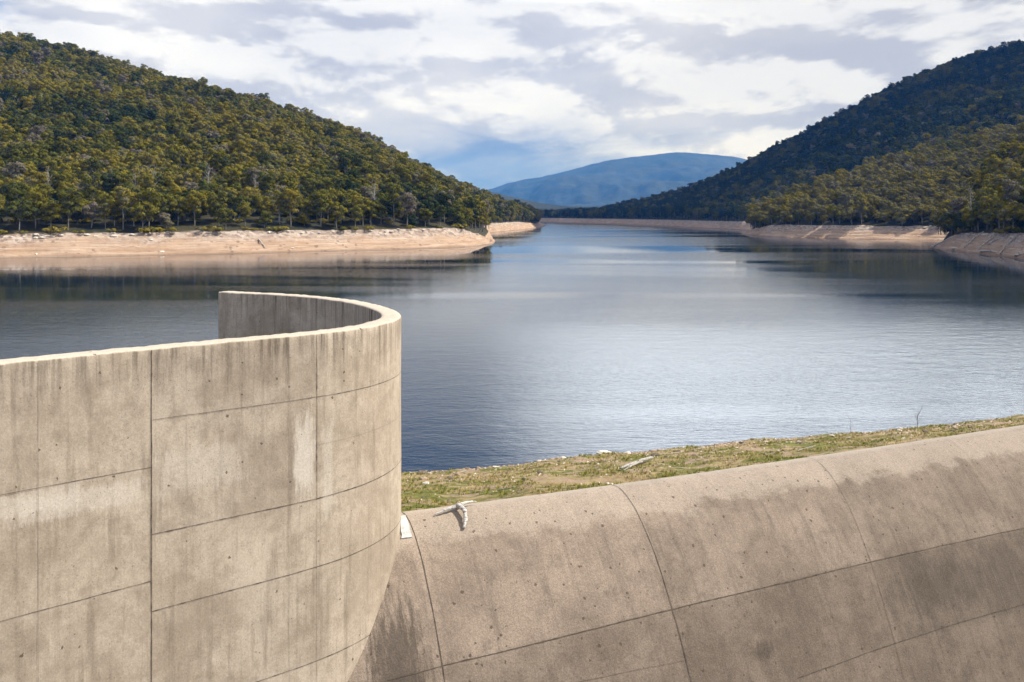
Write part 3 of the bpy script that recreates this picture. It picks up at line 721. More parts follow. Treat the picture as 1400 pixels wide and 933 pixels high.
# grass as tufts of blades (stuff)
def build_grass():
    V = []; Fc = []; tn = []; rd = random.Random(4)
    vis = [i for i in range(len(shore)) if -9 < shore[i][0] < 44]
    cnt = 0
    while cnt < 8000:
        i = rd.choice(vis); t = rd.uniform(0.15, 0.985); p = bank_at(i, t)
        g = fbm(p[0] * 0.35, p[1] * 0.5, 20, 4)
        if g + rd.uniform(-0.25, 0.25) < -0.02: continue
        cnt += 1
        tone = min(1, max(0, 0.5 + 0.9 * fbm(p[0] * 0.5, p[1] * 0.6, 33, 4) + rd.uniform(-0.15, 0.15)))
        for b in range(9):
            a = rd.uniform(0, 2 * math.pi); r = rd.uniform(0, 0.12); h = rd.uniform(0.03, 0.10); w_ = rd.uniform(0.008, 0.02)
            bx, by = p[0] + r * math.cos(a), p[1] + r * math.sin(a); ln = rd.uniform(0.02, 0.08); o_ = len(V); c_, s_ = math.cos(a + 1.57) * w_, math.sin(a + 1.57) * w_
            V += [(bx - c_, by - s_, p[2] - 0.01), (bx + c_, by + s_, p[2] - 0.01), (bx + ln * math.cos(a), by + ln * math.sin(a), p[2] + h)]
            Fc.append((o_, o_ + 1, o_ + 2)); tn += [tone] * 3
    n = material('grass_blades'); a = n.new('ShaderNodeAttribute', attribute_name='tone').outputs['Fac']
    n.l.new(n.ramp(a, [(0.2, (0.36, 0.28, 0.12)), (0.45, (0.26, 0.23, 0.06)), (0.7, (0.20, 0.20, 0.025)), (1.0, (0.12, 0.15, 0.02))]), n.bsdf.inputs['Base Color'])
    o = obj('grass', mesh_from('grass', V, np.array(Fc), [n.m], attrs={'tone': tn})); tag(o, 'short olive and straw coloured grass on the near bank', 'grass', kind='stuff')
build_grass()

# stones
def rock_mesh(seed, flat=0.6, sub=2):
    import bmesh
    bm = bmesh.new(); bmesh.ops.create_icosphere(bm, subdivisions=sub, radius=1.0)
    rd = random.Random(seed); ax = (rd.uniform(0.7, 1.2), rd.uniform(0.6, 1.0), flat * rd.uniform(0.8, 1.2))
    planes = [(Vector((rd.uniform(-1, 1), rd.uniform(-1, 1), rd.uniform(-1, 1))).normalized(), rd.uniform(0.62, 0.85)) for _ in range(9)]
    for v in bm.verts:
        for pn, pd in planes:
            k = v.co.dot(pn)
            if k > pd: v.co -= pn * (k - pd)
        v.co *= 1 + 0.12 * fbm(v.co.x * 1.5 + seed, v.co.y * 1.5, v.co.z * 1.5, 3)
        v.co = Vector((v.co.x * ax[0], v.co.y * ax[1], v.co.z * ax[2]))
    me = bpy.data.meshes.new('rock'); bm.to_mesh(me); bm.free(); return me
ORD = ['first', 'second', 'third', 'fourth', 'fifth', 'sixth', 'seventh', 'eighth', 'ninth', 'tenth', 'eleventh', 'twelfth', 'thirteenth', 'fourteenth', 'fifteenth', 'sixteenth'] + ['number %d' % q for q in range(17, 60)]
def finish_labels(items, fmt_one, fmt_many):
    """items: list of (key, px, object); gives each an own label, counted from the left inside its key"""
    d = {}
    for k, px, o in items: d.setdefault(k, []).append((px, o))
    for k, l in d.items():
        l.sort(key=lambda q: q[0])
        for i, (px, o) in enumerate(l):
            if len(l) == 1: o['label'] = fmt_one(k)
            elif i < len(ORD): o['label'] = fmt_many(k, ORD[i])
            else: o['label'] = fmt_many(k, 'one of the later')
def stones():
    rd = random.Random(11); protos = {}
    for m in range(3):
        for s in range(3):
            me = rock_mesh(m * 10 + s, 0.5); me.materials.append(M_rock[m]); protos[m, s] = me
    items = []
    vis = [i for i in range(len(shore)) if -6 < shore[i][0] < 31]
    def place(p, size, m, g='stones scattered on the near bank'):
        o = obj('stone', protos[m, rd.randrange(3)]); o.location = (p[0], p[1], p[2] + size * 0.12)
        o.scale = (size, size * rd.uniform(0.7, 1), size * rd.uniform(0.6, 1)); o.rotation_euler = (rd.uniform(-.2, .2), rd.uniform(-.2, .2), rd.uniform(0, 6.3))
        tag(o, None, 'stone', g); px, py = to_px(o.location)
        seg = int((px - 550) // 85); where = 'water edge' if g.startswith('stones along') else 'grass'
        items.append(((('pale', 'tan', 'dark')[m], ('small', 'large')[size > 0.17], where, seg), px, o))
    for k in range(80):
        i = rd.choice(vis); t = rd.uniform(0.955, 0.99); place(bank_at(i, t), rd.uniform(0.07, 0.26), rd.choice([0, 1, 1, 1, 2, 2]), 'stones along the water edge')
    for k in range(70):
        i = rd.choice(vis); t = rd.triangular(0.45, 0.97, 0.9); place(bank_at(i, t), rd.uniform(0.07, 0.24), rd.choice([0, 1, 1, 2]))
    SEG = ['beside the curved wall', 'behind the forked driftwood', 'right of the forked driftwood', 'below the big white boulder', 'around the grey branch', 'right of the grey branch', 'behind the second spillway joint', 'behind the middle of the crest', 'near the right crest end', 'at the right end of the bank']
    sg = lambda k: SEG[min(k[3], 9)] if k[3] >= 0 else SEG[0]
    finish_labels(items, lambda k: f'the only {k[1]} {k[0]} stone on the {k[2]} {sg(k)}', lambda k, o: f'{o} {k[1]} {k[0]} stone from left, {k[2]} {sg(k)}')
    b = bank_find(832, 621); me = rock_mesh(77, 0.55, 3); me.materials.append(mat_simple('white_boulder', (0.55, 0.50, 0.44), (0.74, 0.70, 0.63), 4))
    o = obj('boulder', me); o.location = (b[0], b[1], b[2] + 0.10); o.scale = (0.42, 0.30, 0.28); tag(o, 'large whitish boulder at the water edge of the near bank', 'boulder')
    # loose gravel and clods
    V = []; Fc = []; cube = [(-1, -1, -1), (1, -1, -1), (1, 1, -1), (-1, 1, -1), (-.6, -.6, 1), (.7, -.6, .8), (.6, .7, 1), (-.7, .6, .7)]
    cf = [(0, 1, 2, 3), (4, 5, 6, 7), (0, 1, 5, 4), (1, 2, 6, 5), (2, 3, 7, 6), (3, 0, 4, 7)]; tn = []
    vis2 = [i for i in range(len(shore)) if -9 < shore[i][0] < 44]
    for k in range(5200):
        i = rd.choice(vis2); t = rd.uniform(0.93, 1.0) if rd.random() < 0.45 else rd.triangular(0.3, 0.97, 0.85); p = bank_at(i, t); s = rd.uniform(0.012, 0.05) * (1.4 if t > 0.94 else 1); a = rd.uniform(0, 6.3)
        o_ = len(V); c_, s_ = math.cos(a), math.sin(a); sx_ = rd.uniform(0.7, 1.7)
        for (x, y, z) in cube:
            x *= sx_ * rd.uniform(.8, 1.2); y *= rd.uniform(.8, 1.2); V.append((p[0] + s * (x * c_ - y * s_), p[1] + s * (x * s_ + y * c_), p[2] + s * z * 0.7))
        Fc += [tuple(q + o_ for q in f) for f in cf]; tn += [rd.random()] * 8
    n = material('gravel'); a = n.new('ShaderNodeAttribute', attribute_name='tone').outputs['Fac']
    n.l.new(n.ramp(a, [(0.0, (0.10, 0.075, 0.055)), (0.45, (0.30, 0.22, 0.155)), (0.8, (0.48, 0.38, 0.29)), (1.0, (0.68, 0.62, 0.54))]), n.bsdf.inputs['Base Color'])
    tag(obj('gravel', mesh_from('gravel', V, np.array(Fc), [n.m], attrs={'tone': tn})), 'loose gravel and clods along the near bank', 'gravel', kind='stuff')
stones()

# driftwood
def driftwood():
    # forked branch lying over the crest
    def W(px, py, off=0.05): u, v = weir_uv(px, py); return weir_pt(u, v, off)[0]
    c = W(625, 697, 0.10)
    pts = {'l': W(594, 706, 0.05), 'r': W(652, 690, 0.08), 'b': W(634, 724, 0.05)}
    root = empty('driftwood_branch', tuple(W(625, 700, 0.0))); rl = np.array(root.location); tag(root, 'white forked driftwood branch draped over the spillway crest', 'driftwood')
    def lim(a, b, r0, r1, bend, seed):
        P = []
        for k in range(15):
            t = k / 14; p = a + (b - a) * t; p = p + np.array(bend) * math.sin(t * math.pi) + 0.012 * np.array([fbm(t * 6, seed, 0, 3), fbm(t * 6, seed, 5, 3), 0.5 * fbm(t * 6, seed, 9, 3)]); P.append(p - rl)
        return tube(P, [max(0.008, r0 + (r1 - r0) * k / 14) * (1 + 0.25 * fbm(k * 0.5, seed, 2, 3)) for k in range(15)], 9, 0.12, seed)
    up = np.array([0, 0, 1.0])
    obj('limb', mesh_from('limb', *lim(c, pts['l'], 0.058, 0.014, (0, -0.03, 0.03), 1), [M_drift], True), root)
    obj('limb', mesh_from('limb', *lim(c, pts['r'], 0.055, 0.010, (0, 0.03, 0.03), 2), [M_drift], True), root)
    tip = weir_pt(*weir_uv(634, 724), 0.05)[0]
    obj('limb', mesh_from('limb', *lim(c + up * 0.03, tip, 0.068, 0.040, (0.11, 0.0, 0.10), 3), [M_drift], True), root)
    # grey branch on the grass
    a = bank_find(845, 641); b = bank_find(893, 632); root = empty('driftwood_branch', tuple((a + b) / 2)); rl = np.array(root.location)
    tag(root, 'grey split driftwood branch lying on the grass behind the crest', 'driftwood')
    obj('limb', mesh_from('limb', *lim(a + up * 0.10, b + up * 0.16, 0.045, 0.075, (0, 0, 0.03), 5), [M_drift_grey], True), root)
    obj('limb', mesh_from('limb', *lim(a + np.array([0.1, -0.22, 0.06]), a * 0.35 + b * 0.65 + up * 0.12, 0.03, 0.06, (0, 0, 0.04), 6), [M_drift_grey], True), root)
    obj('twig', mesh_from('twig', *lim(a * 0.5 + b * 0.5 + up * 0.14, a * 0.5 + b * 0.5 + np.array([0.05, -0.1, 0.26]), 0.03, 0.012, (0, 0, 0), 8), [M_drift_grey], True), root)
    for (p0, p1, lab) in (((684, 672), (704, 669), 'thin grey stick on the straw grass right of the forked driftwood'), ((628, 648), (652, 645), 'thin pale stick near the water edge beside the curved wall'), ((1088, 617), (1112, 611), 'pale stick on green grass behind the middle of the crest')):
        a = bank_find(*p0); b = bank_find(*p1); V, Fc = lim(a + up * .04, b + up * .05, 0.022, 0.012, (0, 0, 0.02), int(p0[0])); o = obj('stick', mesh_from('stick', [np.array(v) + rl - a for v in V], Fc, [M_drift_grey], True)); o.location = a; tag(o, lab, 'stick')
    # bare saplings
    rd = random.Random(3)
    for (px, py, h, nb, lab) in ((1163, 594, 0.95, 2, 'bare thin upright twig on the bank before the right end'), (1255, 588, 1.0, 9, 'bushy bare sapling on the bank at the water edge')):
        p = bank_find(px, py); root = empty('bare_sapling', tuple(p)); tag(root, lab, 'sapling')
        st = [np.array([0.03 * fbm(k * 0.4, px, 0, 3), 0, -0.05 + h * k / 8]) for k in range(9)]
        obj('stem', mesh_from('stem', *tube(st, [0.014 * (1 - k / 11) for k in range(9)], 5), [M_twig]), root)
        for b in range(nb):
            s = st[rd.randint(2, 6)]; a = rd.uniform(0, 6.3); L = h * rd.uniform(0.3, 0.6)
            P = [s + np.array([math.cos(a) * L * 0.6 * t, math.sin(a) * L * 0.6 * t, L * t * (0.6 + 0.5 * t)]) for t in (0, 0.33, 0.66, 1)]
            obj('twig', mesh_from('twig', *tube(P, [0.008, 0.007, 0.005, 0.003], 4), [M_twig]), root)
driftwood()

# ------------------------------------------------------------------ trees
def leaf_cloud(centres, radii, flat, per, size, rs):
    """leaf-clump faces spread through lobes of the crown"""
    Vs = []; tn = []
    for c, r in zip(centres, radii):
        k = int(per * (r / 1.6) ** 1.6)
        d = rs.normal(size=(k, 3)); d /= np.linalg.norm(d, axis=1)[:, None]
        d[:, 2] = np.where(d[:, 2] < -0.25, -d[:, 2], d[:, 2])
        rad = r * (0.80 + 0.24 * rs.random(k))
        p = c + d * rad[:, None] * np.array([1, 1, flat])
        nrm = d + rs.normal(scale=0.22, size=(k, 3)); nrm /= np.linalg.norm(nrm, axis=1)[:, None]
        a = np.cross(nrm, rs.normal(size=(k, 3))); a /= np.linalg.norm(a, axis=1)[:, None]; b = np.cross(nrm, a)
        s = size * (0.55 + 0.9 * rs.random(k))[:, None]; e = (0.5 + 0.4 * rs.random(k))[:, None]
        quad = np.stack([p - a * s, p - b * s * e, p + a * s, p + b * s * e], 1)
        Vs.append(quad.reshape(-1, 3)); tn.append(np.repeat(0.75 + 0.5 * rs.random(k), 4) * (0.85 + 0.3 * rs.random()))
    V = np.concatenate(Vs); Fc = np.arange(len(V)).reshape(-1, 4)
    return V, Fc, np.concatenate(tn)

def tree_meshes(seed, H, crown_w, base_f, nlobe, per=75, size=0.42, flat=0.6, r_l=(1.1, 1.9), bare=False, thick=0.22):
    rs = np.random.default_rng(seed); rd = random.Random(seed)
    bend = rs.normal(scale=0.5, size=2)
    axis = lambda t: np.array([bend[0] * t * t + 0.15 * math.sin(t * 7 + seed), bend[1] * t * t, H * t])
    P = [axis(t) for t in np.linspace(-0.03, 0.86, 9)]
    parts = [tube(P, [thick * (1 - 0.78 * k / 8) for k in range(9)], 7, 0.05, seed)]
    C = []; Rr = []; br = []
    for k in range(nlobe):
        f = (k + rd.random()) / nlobe; t = base_f + (1 - base_f) * f * 0.97
        wd = crown_w * 1.05 * math.sin(math.pi * (0.16 + 0.62 * f)) * rd.uniform(0.35, 1.0)
        a = k * 2.4 + rd.uniform(-0.5, 0.5)
        if f > 0.93: wd *= 0.7
        c = axis(t) + np.array([math.cos(a) * wd, math.sin(a) * wd, rd.uniform(-0.3, 0.5)])
        C.append(c); Rr.append(rd.uniform(*r_l) * (1.0 if f < 0.93 else 0.9))
        s = axis(max(0.2, t - rd.uniform(0.10, 0.22))); m_ = (s + c) / 2 + np.array([0, 0, 0.25])
        br.append(tube([s, m_, c], [thick * 0.40, thick * 0.25, thick * 0.10], 5, 0, k))
        if bare:
            for q in range(4):
                e = c + np.array([rd.uniform(-1, 1), rd.uniform(-1, 1), rd.uniform(0.2, 1.5)]) * 1.1
                br.append(tube([m_ * 0.4 + c * 0.6, (m_ + e) / 2 + np.array([0, 0, .2]), e], [thick * 0.20, thick * 0.14, thick * 0.05], 4, 0, q))
    return parts, br, np.array(C), np.array(Rr), rs

KINDS = [  # seed, H, width, base, lobes, word
    (1, 13.0, 3.0, 0.42, 13, 'slender'), (2, 9.5, 3.6, 0.40, 14, 'domed'), (3, 7.5, 3.0, 0.30, 13, 'bushy'),
    (4, 14.0, 2.9, 0.54, 11, 'high-crowned'), (5, 7.5, 3.8, 0.34, 14, 'spreading'), (6, 10.0, 2.6, 0.36, 12, 'upright')]
proto_data = []
for (sd, H, wd, bf, nl, words) in KINDS:
    parts, br, C, Rr, rs = tree_meshes(sd, H, wd, bf, nl)
    tv, tf = merge(parts + br)
    tm = mesh_from('trunk', tv, tf, [M_trunk], True)
    V, Fc, tn = leaf_cloud(C, Rr * 1.12, 0.74, 115, 0.30, rs)
    cm = mesh_from('crown', V, Fc, [M_leaf], False, attrs={'leaf': tn})
    proto_data.append((tm, cm))
dead_data = []
for sd, H in ((21, 14.0), (22, 11.5), (23, 12.5)):
    parts, br, C, Rr, rs = tree_meshes(sd, H, 2.4, 0.35, 11, bare=True, thick=0.20)
    dead_data.append((mesh_from('trunk', *merge(parts), [M_dead], True), mesh_from('branches', *merge(br), [M_dead], True)))
shrub_data = []
for sd in (31, 32, 33):
    rs = np.random.default_rng(sd); C = np.c_[rs.normal(scale=0.9, size=(7, 2)), rs.uniform(0.4, 1.2, 7)]
    V, Fc, tn = leaf_cloud(C, rs.uniform(0.6, 1.0, 7), 0.7, 130, 0.20, rs); shrub_data.append(mesh_from('shrub', V, Fc, [M_leaf], False, attrs={'leaf': tn}))

def scatter(h, spacing, t0=0.0, t1=1.0, edge=True, seed=0):
    """tree bases on a hill, roughly `spacing` apart"""
    rows = h['rows']; rb, rf, nc = h['rb'], h['rf'], h['nc']; rd = np.random.default_rng(seed)
    G = np.stack(rows[rb:rb + rf + 4])          # rows x nc x 3
    A = G[:-1, :-1]; B_ = G[1:, :-1]; C_ = G[:-1, 1:]
    ar = np.linalg.norm(np.cross((B_ - A)[..., :2], (C_ - A)[..., :2])[..., None], axis=-1)
    pr = ar.ravel() / ar.sum(); N = int(ar.sum() / spacing ** 2 * 2.6)
    k = rd.choice(len(pr), N, p=pr); j, i = np.divmod(k, A.shape[1]); a = rd.random(N); b = rd.random(N)
    P = G[j, i] * ((1 - a) * (1 - b))[:, None] + G[j + 1, i] * (a * (1 - b))[:, None] + G[j, i + 1] * ((1 - a) * b)[:, None] + G[j + 1, i + 1] * (a * b)[:, None]
    # a row along the top of the bank
    if edge:
        e = rows[rb + 1]; ed, _ = resample(e, spacing * 0.62); ed[:, 2] = np.maximum(ed[:, 2], 5); ed[:, :2] += rd.normal(scale=1.0, size=(len(ed), 2)); e2 = rows[rb + 3]; ed2, _ = resample(e2, spacing * 0.75); ed2[:, :2] += rd.normal(scale=1.6, size=(len(ed2), 2)); P = np.vstack([ed, ed2, P])
    keep = []; cell = {}
    q = spacing * 0.72
    for idx, p in enumerate(P):
        c = (int(p[0] // q), int(p[1] // q))
        ok = True
        for dx in (-1, 0, 1):
            for dy in (-1, 0, 1):
                for o in cell.get((c[0] + dx, c[1] + dy), ()):
                    if (P[o][0] - p[0]) ** 2 + (P[o][1] - p[1]) ** 2 < q * q: ok = False
        if ok: cell.setdefault(c, []).append(idx); keep.append(idx)
    return P[keep]

ALL = []  # (pos, zone)
for z, h, sp_, sd in ((0, left, 5.1, 1), (1, rightfar, 6.0, 2), (2, rightnear, 5.1, 3), (3, head, 4.7, 4)):
    P = scatter(h, sp_, seed=sd)
    pxs = 700 + F * P[:, 0] / P[:, 1]
    P = P[(pxs > -260) & (P[:, 2] > 4.6) & (pxs < 1660) & (P[:, 1] > 50)]
    ALL += [(p, z) for p in P]
print('trees', len(ALL))
rs = np.random.default_rng(99); rd = random.Random(99)
info = []
for z, h in ((0, left), (2, rightnear), (3, head), (1, rightfar)):      # bushy understorey along the forest edge
    for r in (2, 3, 4, 6, 8):
        e, _ = resample(h['rows'][h['rb'] + r], (3.2 if z != 1 else 5.0) + 0.3 * r)
        for p in e:
            p = p + np.array([rd.gauss(0, 1.4), rd.gauss(0, 1.4), 0]); px, py = to_px(p) if p[1] > 50 else (-999, 0)
            if -200 < px < 1600 and p[2] > 4.8 and rd.random() < 0.8:
                info.append([p, z, rd.choice([2, 2, 4]), rd.choice([0.15, 0.3, 0.4, 0.6, 0.75]), rd.uniform(0.28, 0.58), rd.uniform(0, 6.3), px, py])
for p, z in ALL:
    k = rd.randrange(6)
    shore_row = p[2] < 9.5
    if shore_row: k = rd.choice([0, 3, 5, 2, 1, 0])
    else: k = rd.choice([0, 1, 1, 2, 2, 4, 4, 5])
    patch = fbm(p[0] * 0.012, p[1] * 0.012, z, 3)
    tint = min(0.84, max(0.02, (0.54, 0.20, 0.84, 0.66)[z] + 0.45 * patch + rd.gauss(0, 0.19)))  # sunlight on the spur and shade on the far hill put into the tint
    if rd.random() < 0.05: tint = rd.uniform(0.9, 1.0)
    s = rd.uniform(0.62, 1.12) * (0.84 if z != 1 else 0.90) * (1.10 if shore_row else 1.0)
    if rd.random() < 0.05: s *= 1.15
    px, py = to_px(p)
    info.append([p, z, k, tint, s, rd.uniform(0, 6.28), px, py])
# the 300 that show largest stand as trees of their own
score = sorted(range(len(info)), key=lambda i: -(KINDS[info[i][2]][1] * info[i][4] / info[i][0][1] if -15 < info[i][6] < 1415 else 0))
near_ids = [i for i in score[:300]]; near_set = set(near_ids)
proto_obj = {}
items = []
ZG = ['gum trees on the left hill', 'gum trees on the shaded far right hill', 'gum trees on the sunlit right spur', 'gum trees on the nearest right headland']
for i in near_ids:
    p, z, k, tint, s, rz, px, py = info[i]
    root = empty('gum_tree', (p[0], p[1], p[2] - 0.3), rz); root.scale = (s, s, s * rd.uniform(0.92, 1.1))
    tr = obj('trunk', proto_data[k][0], root); cr = obj('crown', proto_data[k][1], root); cr['tint'] = float(tint)
    proto_obj.setdefault(k, (tr, cr))
    tag(root, None, 'tree', ZG[z])
    colr = 'dark green' if tint < 0.25 else 'olive' if tint < 0.48 else 'mustard green' if tint < 0.86 else 'grey-leaved'
    row = 'bank edge' if p[2] < 8 else 'lower slope' if p[2] < 14 else 'hillside'
    if z == 0: wh = ['left end of left bank', 'left part of left bank', 'middle of left bank', 'right part of left bank', 'left sandy point'][int(min(4, max(0, px // 140)))]
    elif z == 3: wh = ['tip of right headland', 'middle of right headland', 'right edge of right headland'][int(min(2, max(0, (px - 1300) // 36)))]
    elif z == 2: wh = ['left end of the sunlit spur', 'right part of the sunlit spur'][int(px > 1200)]
    else: wh = 'shaded far hill'
    items.append(((colr, KINDS[k][5], row, wh), px, root))
finish_labels(items, lambda k: f'only {k[1]} {k[0]} gum tree, {k[2]}, {k[3]}', lambda k, o: f'{o} {k[1]} {k[0]} gum tree from left, {k[2]}, {k[3]}')

# every other tree of the forest: one object, geometry nodes
rest = [i for i in range(len(info)) if i not in near_set]
def build_forest():
    me = mesh_from('forest', [(info[i][0][0], info[i][0][1], info[i][0][2] - 0.4) for i in rest], [], [])
    for nm, typ, f in (('kind', 'INT', lambda q: q[2]), ('tint', 'FLOAT', lambda q: q[3]), ('size', 'FLOAT', lambda q: q[4]), ('turn', 'FLOAT', lambda q: q[5])):
        a = me.attributes.new(nm, typ, 'POINT'); a.data.foreach_set('value', [f(info[i]) for i in rest])
    me.materials.append(M_leaf); me.materials.append(M_trunk)
    o = obj('forest', me); tag(o, 'dense eucalypt forest covering the hills behind the first trees', 'forest', kind='stuff')
    g = bpy.data.node_groups.new('forest', 'GeometryNodeTree')
    g.interface.new_socket('Geometry', in_out='INPUT', socket_type='NodeSocketGeometry'); g.interface.new_socket('Geometry', in_out='OUTPUT', socket_type='NodeSocketGeometry')
    N, L = g.nodes, g.links
    gi = N.new('NodeGroupInput'); go = N.new('NodeGroupOutput'); jn = N.new('GeometryNodeJoinGeometry')
    def attr(nm, t):
        a = N.new('GeometryNodeInputNamedAttribute'); a.data_type = t; a.inputs[0].default_value = nm; return a.outputs[0]
    kd = attr('kind', 'INT'); sz_ = attr('size', 'FLOAT'); tu = attr('turn', 'FLOAT')
    cx = N.new('ShaderNodeCombineXYZ'); L.new(tu, cx.inputs[2])
    m2p = N.new('GeometryNodeMeshToPoints'); L.new(gi.outputs[0], m2p.inputs[0])
    for k in range(6):
        if k not in proto_obj: continue
        jj = N.new('GeometryNodeJoinGeometry')
        for ob in proto_obj[k]:
            oi = N.new('GeometryNodeObjectInfo'); oi.transform_space = 'ORIGINAL'; oi.inputs[0].default_value = ob; L.new(oi.outputs['Geometry'], jj.inputs[0])
        cmp_ = N.new('FunctionNodeCompare'); cmp_.data_type = 'INT'; cmp_.operation = 'EQUAL'; L.new(kd, cmp_.inputs[2]); cmp_.inputs[3].default_value = k
        ip = N.new('GeometryNodeInstanceOnPoints'); L.new(m2p.outputs[0], ip.inputs['Points']); L.new(cmp_.outputs[0], ip.inputs['Selection']); L.new(jj.outputs[0], ip.inputs['Instance'])
        L.new(cx.outputs[0], ip.inputs['Rotation']); L.new(sz_, ip.inputs['Scale']); L.new(ip.outputs[0], jn.inputs[0])
    L.new(jn.outputs[0], go.inputs[0])
    md = o.modifiers.new('forest', 'NODES'); md.node_group = g
build_forest()

# dead trees, shrubs, boulders and logs on the far banks
def shore_things():
    rd = random.Random(5); items = []
    L = left; e = L['rows'][L['rb'] + 2]
    spots = []
    for px in (62, 108, 118, 131, 190, 205, 280, 345, 383, 510, 560, 597): spots.append((left, px, rd.choice([1, 2, 3])))
    for px in (22, 60, 30, 150, 285): spots.append((left, px, rd.choice([16, 24, 30])))
    for px in (1288, 1293, 1302, 1180): spots.append((rightnear, px, 2))
    for px in (1330, 1372): spots.append((head, px, 2))
    for h, px, r in spots:
        e = h['rows'][h['rb'] + r]; pp = 700 + F * e[:, 0] / e[:, 1]; i = int(np.argmin(np.abs(pp - px))); p = e[i]
        root = empty('dead_tree', (p[0], p[1], p[2] - 0.3), rd.uniform(0, 6.3)); s = rd.uniform(0.75, 1.05); root.scale = (s, s, s)
        a, b = dead_data[rd.randrange(3)]; obj('trunk', a, root); obj('branches', b, root)
        tag(root, None, 'dead tree', 'pale dead trees among the forest')
        wh = 'left bank edge' if h is left and r < 5 else 'left hillside' if h is left else 'sunlit right spur' if h is rightnear else 'nearest right headland'
        items.append(((wh,), px, root))
    finish_labels(items, lambda k: f'pale bare dead tree on {k[0]}', lambda k, o: f'{o} pale bare dead tree from left, on {k[0]}')
    items = []
    for k in range(64):
        h = left if k < 48 else rd.choice([head, rightnear])
        e = h['rows'][h['rb'] + rd.choice([0, 1])]; pp = 700 + F * e[:, 0] / e[:, 1]
        px = rd.uniform(0, 640) if h is left else rd.uniform(1060, 1400) if h is rightnear else rd.uniform(1310, 1400); i = int(np.argmin(np.abs(pp - px)))
        o = obj('shrub', shrub_data[rd.randrange(3)]); o.location = (e[i][0], e[i][1], e[i][2] - 0.15); s = rd.uniform(0.6, 1.3); o.scale = (s * 1.3, s * 1.3, s); o.rotation_euler = (0, 0, rd.uniform(0, 6.3))
        tint = rd.choice([0.4, 0.62, 0.72, 0.80]); o['tint'] = tint
        tag(o, None, 'shrub', 'low shrubs along the top of the far banks')
        wh = ['left end', 'left part', 'middle', 'right part', 'point'][min(4, int(px // 128))] + ' of left bank' if h is left else 'sunlit right spur' if h is rightnear else 'nearest right headland'
        items.append(((('olive' if tint < 0.5 else 'yellow-green'), 'small' if s < 0.95 else 'large', wh), px, o))
    finish_labels(items, lambda k: f'only {k[1]} {k[0]} shrub on top of {k[2]}', lambda k, o: f'{o} {k[1]} {k[0]} shrub from left, top of {k[2]}')
    items = []
    protos = [rock_mesh(50 + q, 0.6) for q in range(4)]
    for me in protos: me.materials.append(M_rock[0])
    for k in range(90):
        h = left if k < 55 else head if k < 75 else rightnear
        r = rd.choice([h['rb'] - 1, h['rb'] - 2, h['rb'] - 3]) if rd.random() < 0.65 else rd.randint(2, h['rb'] - 2)
        e = h['rows'][r]; pp = 700 + F * e[:, 0] / e[:, 1]; px = rd.uniform(0, 670) if h is left else rd.uniform(1275, 1400) if h is head else rd.uniform(1020, 1290); i = int(np.argmin(np.abs(pp - px)))
        o = obj('boulder', protos[rd.randrange(4)]); s = rd.uniform(0.35, 1.0); o.location = (e[i][0], e[i][1], e[i][2] + 0.1); o.scale = (s * 1.3, s, s * 0.8); o.rotation_euler = (0, 0, rd.uniform(0, 6.3))
        tag(o, None, 'boulder', 'pale boulders on the bare far banks')
        wh = ['left end', 'left part', 'middle', 'right part', 'point'][min(4, int(px // 134))] + ' of left bank' if h is left else 'the sunlit right beach' if h is rightnear else 'the nearest right headland'
        items.append((('small' if s < 0.65 else 'large', 'upper' if r > h['rb'] - 4 else 'lower', wh), px, o))
    finish_labels(items, lambda k: f'only {k[0]} pale boulder, {k[1]} slope, {k[2]}', lambda k, o: f'{o} {k[0]} pale boulder from left, {k[1]} slope, {k[2]}')
    # fallen trunks lying down the slope of the near right headland and the left point
    items = []
    logs = [(head, 1272, 1, 1306, 12), (head, 1318, 4, 1344, 16), (head, 1334, 3, 1360, 14), (head, 1352, 8, 1372, 13), (head, 1368, 2, 1374, 7), (head, 1340, 1, 1362, 2), (head, 1378, 8, 1392, 13), (head, 1385, 1, 1398, 3),
            (left, 640, 12, 662, 3), (left, 646, 14, 672, 4), (left, 628, 13, 640, 6), (left, 352, 9, 362, 4), (left, 60, 13, 74, 13), (rightnear, 1022, 3, 1034, 10), (rightnear, 1270, 12, 1286, 13)]
    for h, pa, ra, pb, rb_ in logs:
        P = []
        for px, r in ((pa, ra), (pb, rb_)):
            e = h['rows'][min(r, h['rb'])]; pp = 700 + F * e[:, 0] / e[:, 1]; lo = int(np.argmax(pp > px)) if h is rightnear or h is head else 0
            i = int(np.argmin(np.abs(pp - px) + (0 if h is left else np.where(e[:, 1] > (360 if h is head else 520), 50, 0)))); P.append(e[i] + np.array([0, 0, 0.35]))
        a, b = P; Q = [a + (b - a) * t + np.array([0, 0, 0.25 * math.sin(t * 3.1)]) + 0.3 * np.array([fbm(t * 3, pa, 0, 3), fbm(t * 3, pa, 4, 3), 0]) for t in np.linspace(0, 1, 9)]
        root = empty('fallen_log', tuple(a)); Q = [q - a for q in Q]
        obj('log_trunk', mesh_from('log_trunk', *tube(Q, [0.30 - 0.02 * k for k in range(9)], 7, 0.1, pa), [M_log], True), root)
        c = Q[5]; br = np.array([rd.uniform(-1.5, 1.5), rd.uniform(-1, 1), 0.8])
        obj('branch', mesh_from('branch', *tube([c, c + br * 0.5, c + br], [0.10, 0.07, 0.03], 5), [M_log], True), root)
        tag(root, None, 'log', 'bleached fallen logs on the bare banks')
        items.append((('nearest right headland' if h is head else 'left bank' if h is left else 'sunlit right beach',), pa, root))
    finish_labels(items, lambda k: f'bleached fallen log on {k[0]}', lambda k, o: f'{o} bleached fallen log from left, on {k[0]}')
shore_things()

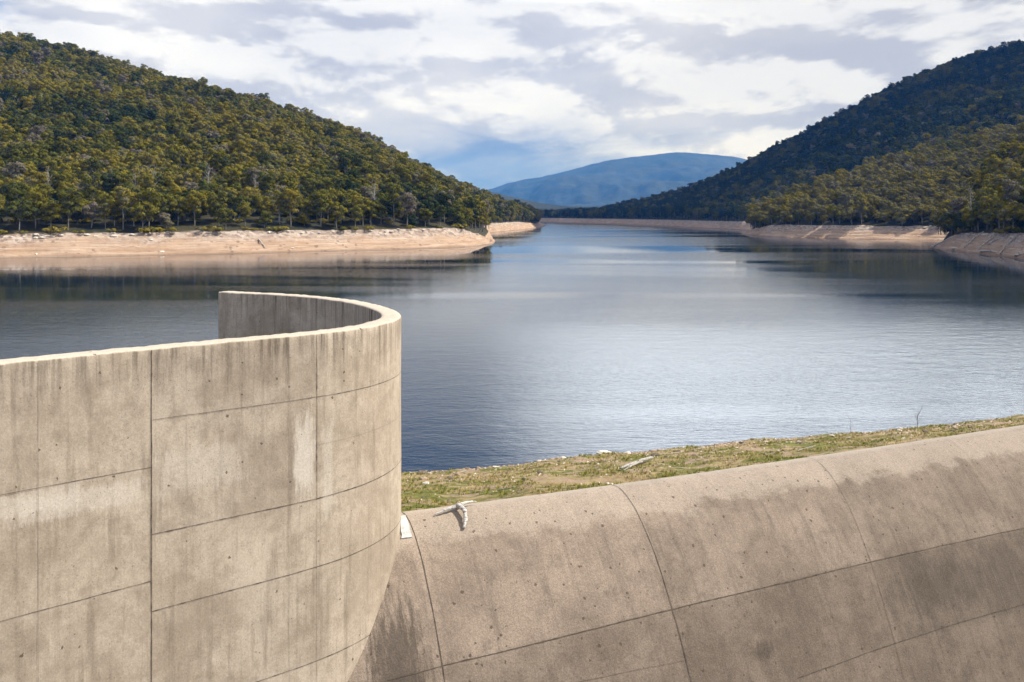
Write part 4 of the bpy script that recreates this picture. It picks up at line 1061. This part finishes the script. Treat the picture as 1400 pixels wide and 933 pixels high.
# ------------------------------------------------------------------ clouds beyond the frame that shade the far right hill
def cloud(name, label, centre, lobes, seed):
    import bmesh
    bm = bmesh.new(); rd = random.Random(seed)
    for k in range(lobes[0]):
        b2 = bmesh.ops.create_icosphere(bm, subdivisions=3, radius=1.0)['verts']
        ox, oy, oz = rd.uniform(-1, 1) * lobes[1], rd.uniform(-1, 1) * lobes[2], rd.uniform(-20, 40); r = rd.uniform(110, 190)
        for v in b2:
            d = 1 + 0.25 * fbm(v.co.x * 1.5 + k, v.co.y * 1.5, v.co.z * 1.5, 4)
            v.co = Vector((v.co.x * r * d + ox, v.co.y * r * d + oy, v.co.z * r * 0.45 * d + oz))
    me = bpy.data.meshes.new(name); bm.to_mesh(me); bm.free()
    m = material('cloud'); m.bsdf.inputs['Base Color'].default_value = (0.9, 0.9, 0.92, 1); m.bsdf.inputs['Roughness'].default_value = 1
    me.materials.append(m.m); me.polygons.foreach_set('use_smooth', np.ones(len(me.polygons), dtype=bool))
    o = obj(name, me); o.location = centre; tag(o, label, 'cloud', kind='structure')
CL = 1100.0; tgt = Vector((650, 1450, 110)); k_ = (CL - tgt.z) / sdir.z
cloud('cloud', 'low cumulus cloud shading the far right hill', tgt + sdir * k_, (46, 470, 440), 2)

# ------------------------------------------------------------------ haze
hz = [(-6000, -100, -9), (6000, -100, -9), (6000, 13400, -9), (-6000, 13400, -9), (-6000, -100, 700), (6000, -100, 700), (6000, 13400, 700), (-6000, 13400, 700)]
hm = bpy.data.materials.new('haze'); hm.use_nodes = True; hn = NT(hm.node_tree); hn.n.remove(hn.n['Principled BSDF'])
pv_ = hn.new('ShaderNodeVolumePrincipled'); pv_.inputs['Color'].default_value = (0.05, 0.29, 1.0, 1); pv_.inputs['Density'].default_value = 0.8e-4; pv_.inputs['Absorption Color'].default_value = (1, 1, 1, 1); pv_.inputs['Anisotropy'].default_value = 0.0
hn.l.new(pv_.outputs[0], hn.n['Material Output'].inputs['Volume'])
ho = obj('haze', mesh_from('haze', hz, [(0, 3, 2, 1), (4, 5, 6, 7), (0, 1, 5, 4), (1, 2, 6, 5), (2, 3, 7, 6), (3, 0, 4, 7)], [hm])); tag(ho, 'thin blue haze in the air over the valley', 'haze', kind='stuff')
